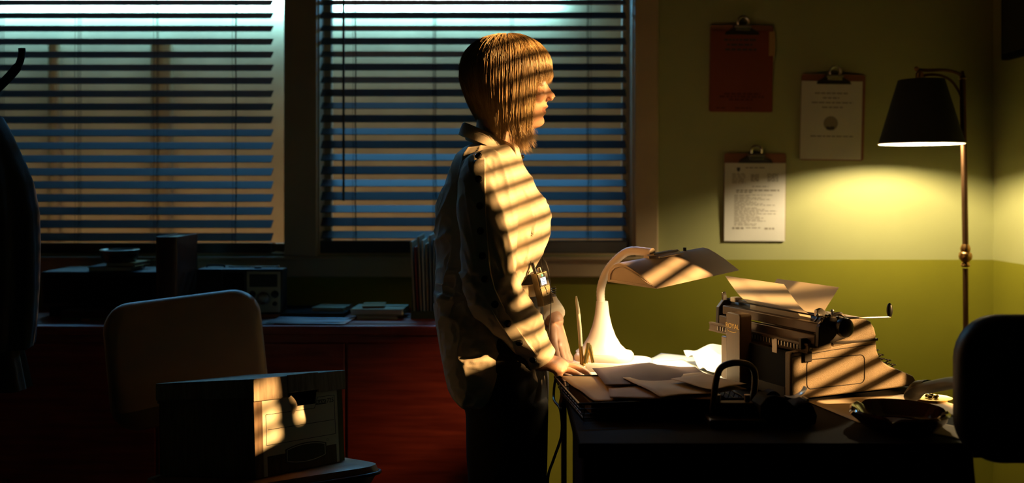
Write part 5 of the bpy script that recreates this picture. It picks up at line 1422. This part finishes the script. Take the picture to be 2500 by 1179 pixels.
# --- trousers
tr = MB()
prs = []
for py, xb, xf, hw in ((655, 1112, 1306, .130), (690, 1102, 1320, .140), (740, 1096, 1327, .152), (800, 1094, 1332, .164), (860, 1100, 1336, .172), (920, 1112, 1338, .174), (980, 1134, 1337, .170), (1020, 1142, 1334, .158)):
    a_, c_ = q(xb, py), q(xf, py)
    prs.append(oval_ring(a_.x, c_.x, hw, a_.z, e=2.3, n=48))
tr.loft(prs)
for sy in (-1, 1):
    yl = PY + sy * 0.082
    rings = []
    for z_, xb, xf, hw in ((0.70, q(1140, 0).x, q(1334, 0).x, 0.080), (0.60, q(1143, 0).x, q(1332, 0).x, 0.082), (0.473, q(1150, 0).x, q(1330, 0).x, 0.080), (0.25, q(1150, 0).x, q(1328, 0).x, 0.082), (0.05, q(1146, 0).x, q(1330, 0).x, 0.086)):
        rings.append(oval_ring(xb, xf, hw, z_, yl, 40, 2.2))
    tr.loft(rings)
tm = remesh(tr, 0.0050, 4, 0.5)
nv = len(tm.vertices)
co = np.empty(nv * 3); tm.vertices.foreach_get('co', co); co = co.reshape(-1, 3)
no = np.empty(nv * 3); tm.vertices.foreach_get('normal', no); no = no.reshape(-1, 3)
off = np.array([0.005 * (ridged(Vector((x * 7 + z * 4, y * 7, z * 3.5 - x * 6))) - 0.5) for x, y, z in co])
tm.vertices.foreach_set('co', (co + no * off[:, None]).ravel()); tm.update()
trous = finish('trousers', tm, [M['trousers']], t)
a_, c_ = q(1100, 692), q(1322, 692)
rg = [oval_ring(a_.x - 0.004, c_.x + 0.004, 0.1445, z_, e=2.3, n=48) for z_ in (P(0, 712, PY).z, P(0, 684, PY).z)]
MB().loft(rg, False).build('belt', M['belt'], trous, True, smooth=60, solid=0.004)
for sy in (-1, 1):
    yl = PY + sy * 0.085
    s_ = MB()
    rings = []
    for x_, w_, h_ in ((-0.085, 0.024, 0.055), (-0.06, 0.034, 0.07), (0.0, 0.037, 0.075), (0.06, 0.040, 0.060), (0.11, 0.040, 0.046), (0.145, 0.030, 0.036), (0.158, 0.012, 0.026)):
        rings.append([Vector((x_, yl + w_ * math.cos(a_), 0.004 + h_ * 0.5 + h_ * 0.5 * math.sin(a_))) for a_ in np.linspace(0, 2 * math.pi, 21)[:-1]])
    s_.loft(rings)
    sh_ = s_.build('shoe', M['black_plastic'], t, True, smooth=60)
    MB().prism([(-0.09, -0.036), (0.06, -0.040), (0.13, -0.034), (0.162, 0.0), (0.13, 0.034), (0.06, 0.040), (-0.09, 0.036)], 0.0, 0.010, lambda p, r, h: (p, yl + r, h)).build('sole', M['matte_black'], sh_, True)

# --- hair: bob with full fringe, strand by strand over a close cap
def hair_params(ph):
    d = abs(math.degrees(ph))
    zend = interp(d, [0, 42, 52, 60, 70, 82, 98, 112, 130, 180], [1.478, 1.472, 1.436, 1.335, 1.304, 1.312, 1.332, 1.352, 1.380, 1.384])
    rx = 0.1135 if d < 90 else 0.1175
    tp = interp(d, [0, 35, 60, 95, 125, 180], [0.97, 0.99, 0.98, 0.80, 0.66, 0.66])
    return zend, rx, tp
CXH, ZEQ, ZTOP = -0.0135, 1.497, 1.5935
def hair_pt(ph, s, inset=0.0):
    zend, rx, tp = hair_params(ph)
    dome = 0.150; drop = ZEQ - zend; L_ = dome + drop
    l_ = s * L_
    if l_ < dome:
        a_ = l_ / dome * math.pi / 2
        r_ = math.sin(a_) ** 0.92; z_ = ZEQ + (ZTOP - ZEQ) * math.cos(a_) ** 0.9
    else:
        r_ = 1.0; z_ = ZEQ - (l_ - dome)
    if z_ < ZEQ:
        f_ = (ZEQ - z_) / max(1e-6, ZEQ - zend)
        r_ = 1.0 + (tp - 1.0) * f_ ** 1.5 + 0.02 * math.sin(min(1, f_) * math.pi)
    c_, s_ = math.cos(ph), math.sin(ph)
    x = CXH + (rx - inset) * r_ * math.copysign(abs(c_) ** 0.92, c_)
    y = PY - (0.0865 - inset) * r_ * math.copysign(abs(s_) ** 0.92, s_)
    return Vector((x, y, z_ - inset * (1 if l_ < dome else 0) * 0.9))
cap = []
NS = 18
for i in range(NS + 1):
    ring = []
    for j in range(72):
        ph = -math.pi + 2 * math.pi * j / 72
        ring.append(hair_pt(ph, 0.02 + (0.90 if abs(ph) < 1.9 else 0.96) * i / NS, 0.0115))
    cap.append(ring)
hair = MB().loft(cap, False).build('hair', M['hair'], t, True, smooth=80, solid=0.003)
hair['label'] = 'blond bob with a full fringe'
rng = random.Random(11)
sv = []; sf = []
NSTR, NP = 8000, 13
clump = [(rng.uniform(-math.pi, math.pi), rng.uniform(-1, 1), rng.uniform(-1, 1), rng.uniform(0, 1)) for _ in range(160)]
clump.sort()
for k_ in range(NSTR):
    ph = rng.uniform(-math.pi, math.pi)
    d = abs(math.degrees(ph))
    if ph < 0 and rng.random() < 0.45: ph = -ph            # more strands on the near side
    s0 = rng.random() ** 0.7 * 0.55; lay = rng.random()
    inset = 0.0095 * lay - 0.0015 * rng.random()
    end = 1.0 - 0.10 * rng.random() ** 2 + (0.06 * rng.random() ** 3)
    c_ = min(clump, key=lambda c: abs(c[0] - ph)) if k_ % 1 == 0 else None
    sway = rng.gauss(0, 0.010); tipx = (c_[1] * 0.010 + rng.gauss(0, 0.004)); tipy = (c_[2] * 0.006 + rng.gauss(0, 0.003))
    wob = rng.uniform(0, 6.28); r0 = rng.uniform(0.00032, 0.00060)
    fly = 0.004 * rng.random() if rng.random() < 0.05 else 0
    pts = []
    for i in range(NP):
        f_ = i / (NP - 1)
        s_ = s0 + (end - s0) * f_
        p_ = hair_pt(ph + sway * f_ * 2 + (c_[0] - ph) * 0.35 * f_ ** 2, s_, inset - fly * math.sin(f_ * math.pi))
        late = max(0, (f_ - 0.7) / 0.3) ** 2
        dd = abs(math.degrees(ph))
        kx = 1.0 if 42 < dd < 100 else 0.35
        p_ += Vector((tipx * late * kx + 0.012 * late ** 2 * (1 if 62 < dd < 84 else 0), tipy * late, 0.0))
        p_.x += 0.0007 * math.sin(wob + f_ * 9); p_.y += 0.0007 * math.cos(wob + f_ * 7)
        pts.append(p_)
    n0 = len(sv)
    for i, p_ in enumerate(pts):
        f_ = i / (NP - 1); rr_ = r0 * (1.0 if f_ < 0.7 else 1 - 0.8 * (f_ - 0.7) / 0.3)
        tg = (pts[min(i + 1, NP - 1)] - pts[max(i - 1, 0)]).normalized()
        a_ = tg.cross(Vector((0.3, 1, 0.2))).normalized(); b_ = tg.cross(a_)
        for m_ in range(3):
            an = m_ * 2.094
            sv.append(p_ + a_ * rr_ * math.cos(an) + b_ * rr_ * math.sin(an))
    for i in range(NP - 1):
        for m_ in range(3):
            o0 = n0 + i * 3 + m_; o1 = n0 + i * 3 + (m_ + 1) % 3
            sf.append((o0, o1, o1 + 3, o0 + 3))
inv = mw(t).inverted()
me = bpy.data.meshes.new('strands'); me.from_pydata([tuple(inv @ p_) for p_ in sv], [], sf); me.shade_smooth()
o = link_mesh('hair_strands', me, M['hair'], hair); o['kind'] = 'stuff'

# --- transmitter pack on the belt
pm = Matrix.Translation(P(1331, 704, 2.235)) @ Matrix.Rotation(R(38), 4, 'Z') @ Matrix.Rotation(R(13), 4, 'Y')
pm = Matrix.Translation(P(1331, 704, 2.235)) @ Matrix.Rotation(R(-13), 4, 'Y') @ Matrix.Rotation(R(40), 4, 'Z')
t2 = thing('transmitter_pack', 'small dark wireless transmitter with lit display clipped to the belt', 'transmitter', M=pm)
MB().bb((-0.0165, -0.001, -0.040), (0.0165, 0.022, 0.040)).build('case', M['pack'], t2, bevel=0.002)
MB().bb((-0.0150, -0.0025, 0.006), (0.0150, -0.001, 0.036)).build('front_bezel', M['black_plastic'], t2, bevel=0.0006)
MB().bb((-0.0100, -0.0032, 0.010), (0.0060, -0.0025, 0.027)).build('display', M['screen'], t2)
dk = MB()
for z_ in (0.0135, 0.0175, 0.0215, 0.0245):
    dk.bb((-0.008, -0.0036, z_ - 0.0004), (-0.008 + random.uniform(0.006, 0.012), -0.0032, z_ + 0.0004))
dk.build('display_text', M['black_plastic'], t2, smooth=0)
MB().bb((-0.004, -0.0034, 0.030), (0.000, -0.0025, 0.035)).build('status_light', M['led'], t2)
MB().bb((-0.0150, -0.0020, -0.036), (0.0150, -0.001, 0.003)).build('front_plate', M['pack'], t2, bevel=0.0005)
lt = MB()
for z_, w_ in ((-0.004, 0.008), (-0.0155, 0.010)):
    for i in range(4): lt.bb((-w_ / 2 + i * w_ / 3.4, -0.0024, z_ - 0.0012), (-w_ / 2 + i * w_ / 3.4 + 0.0018, -0.0020, z_ + 0.0012))
lt.build('printed_mark', M['paper'], t2, smooth=0)
MB().cyl((-0.009, 0.011, 0.040), (-0.013, 0.011, 0.066), 0.0042, n=12).build('antenna', M['black_plastic'], t2)
MB().cyl((0.006, 0.011, 0.040), (0.005, 0.011, 0.050), 0.0045, n=12).build('plug', M['chrome'], t2)
pc = [P(1327, 668, 2.24), P(1322, 640, 2.235), P(1325, 628, 2.235), P(1336, 650, 2.235), P(1343, 690, 2.23), P(1345, 740, 2.235), P(1342, 790, 2.24), P(1338, 840, 2.25)]
MB().tube(spline(pc, 6), 0.0011, 6).build('lead', M['black_plastic'], t2, True)
coil = [P(1351, 700, 2.26) + Vector((0.006 * math.cos(a_), 0.004 * math.sin(a_), -0.0007 * a_)) for a_ in np.linspace(0, 34, 90)]
MB().tube(coil, 0.0009, 5).build('coiled_lead', M['black_plastic'], t2, True)
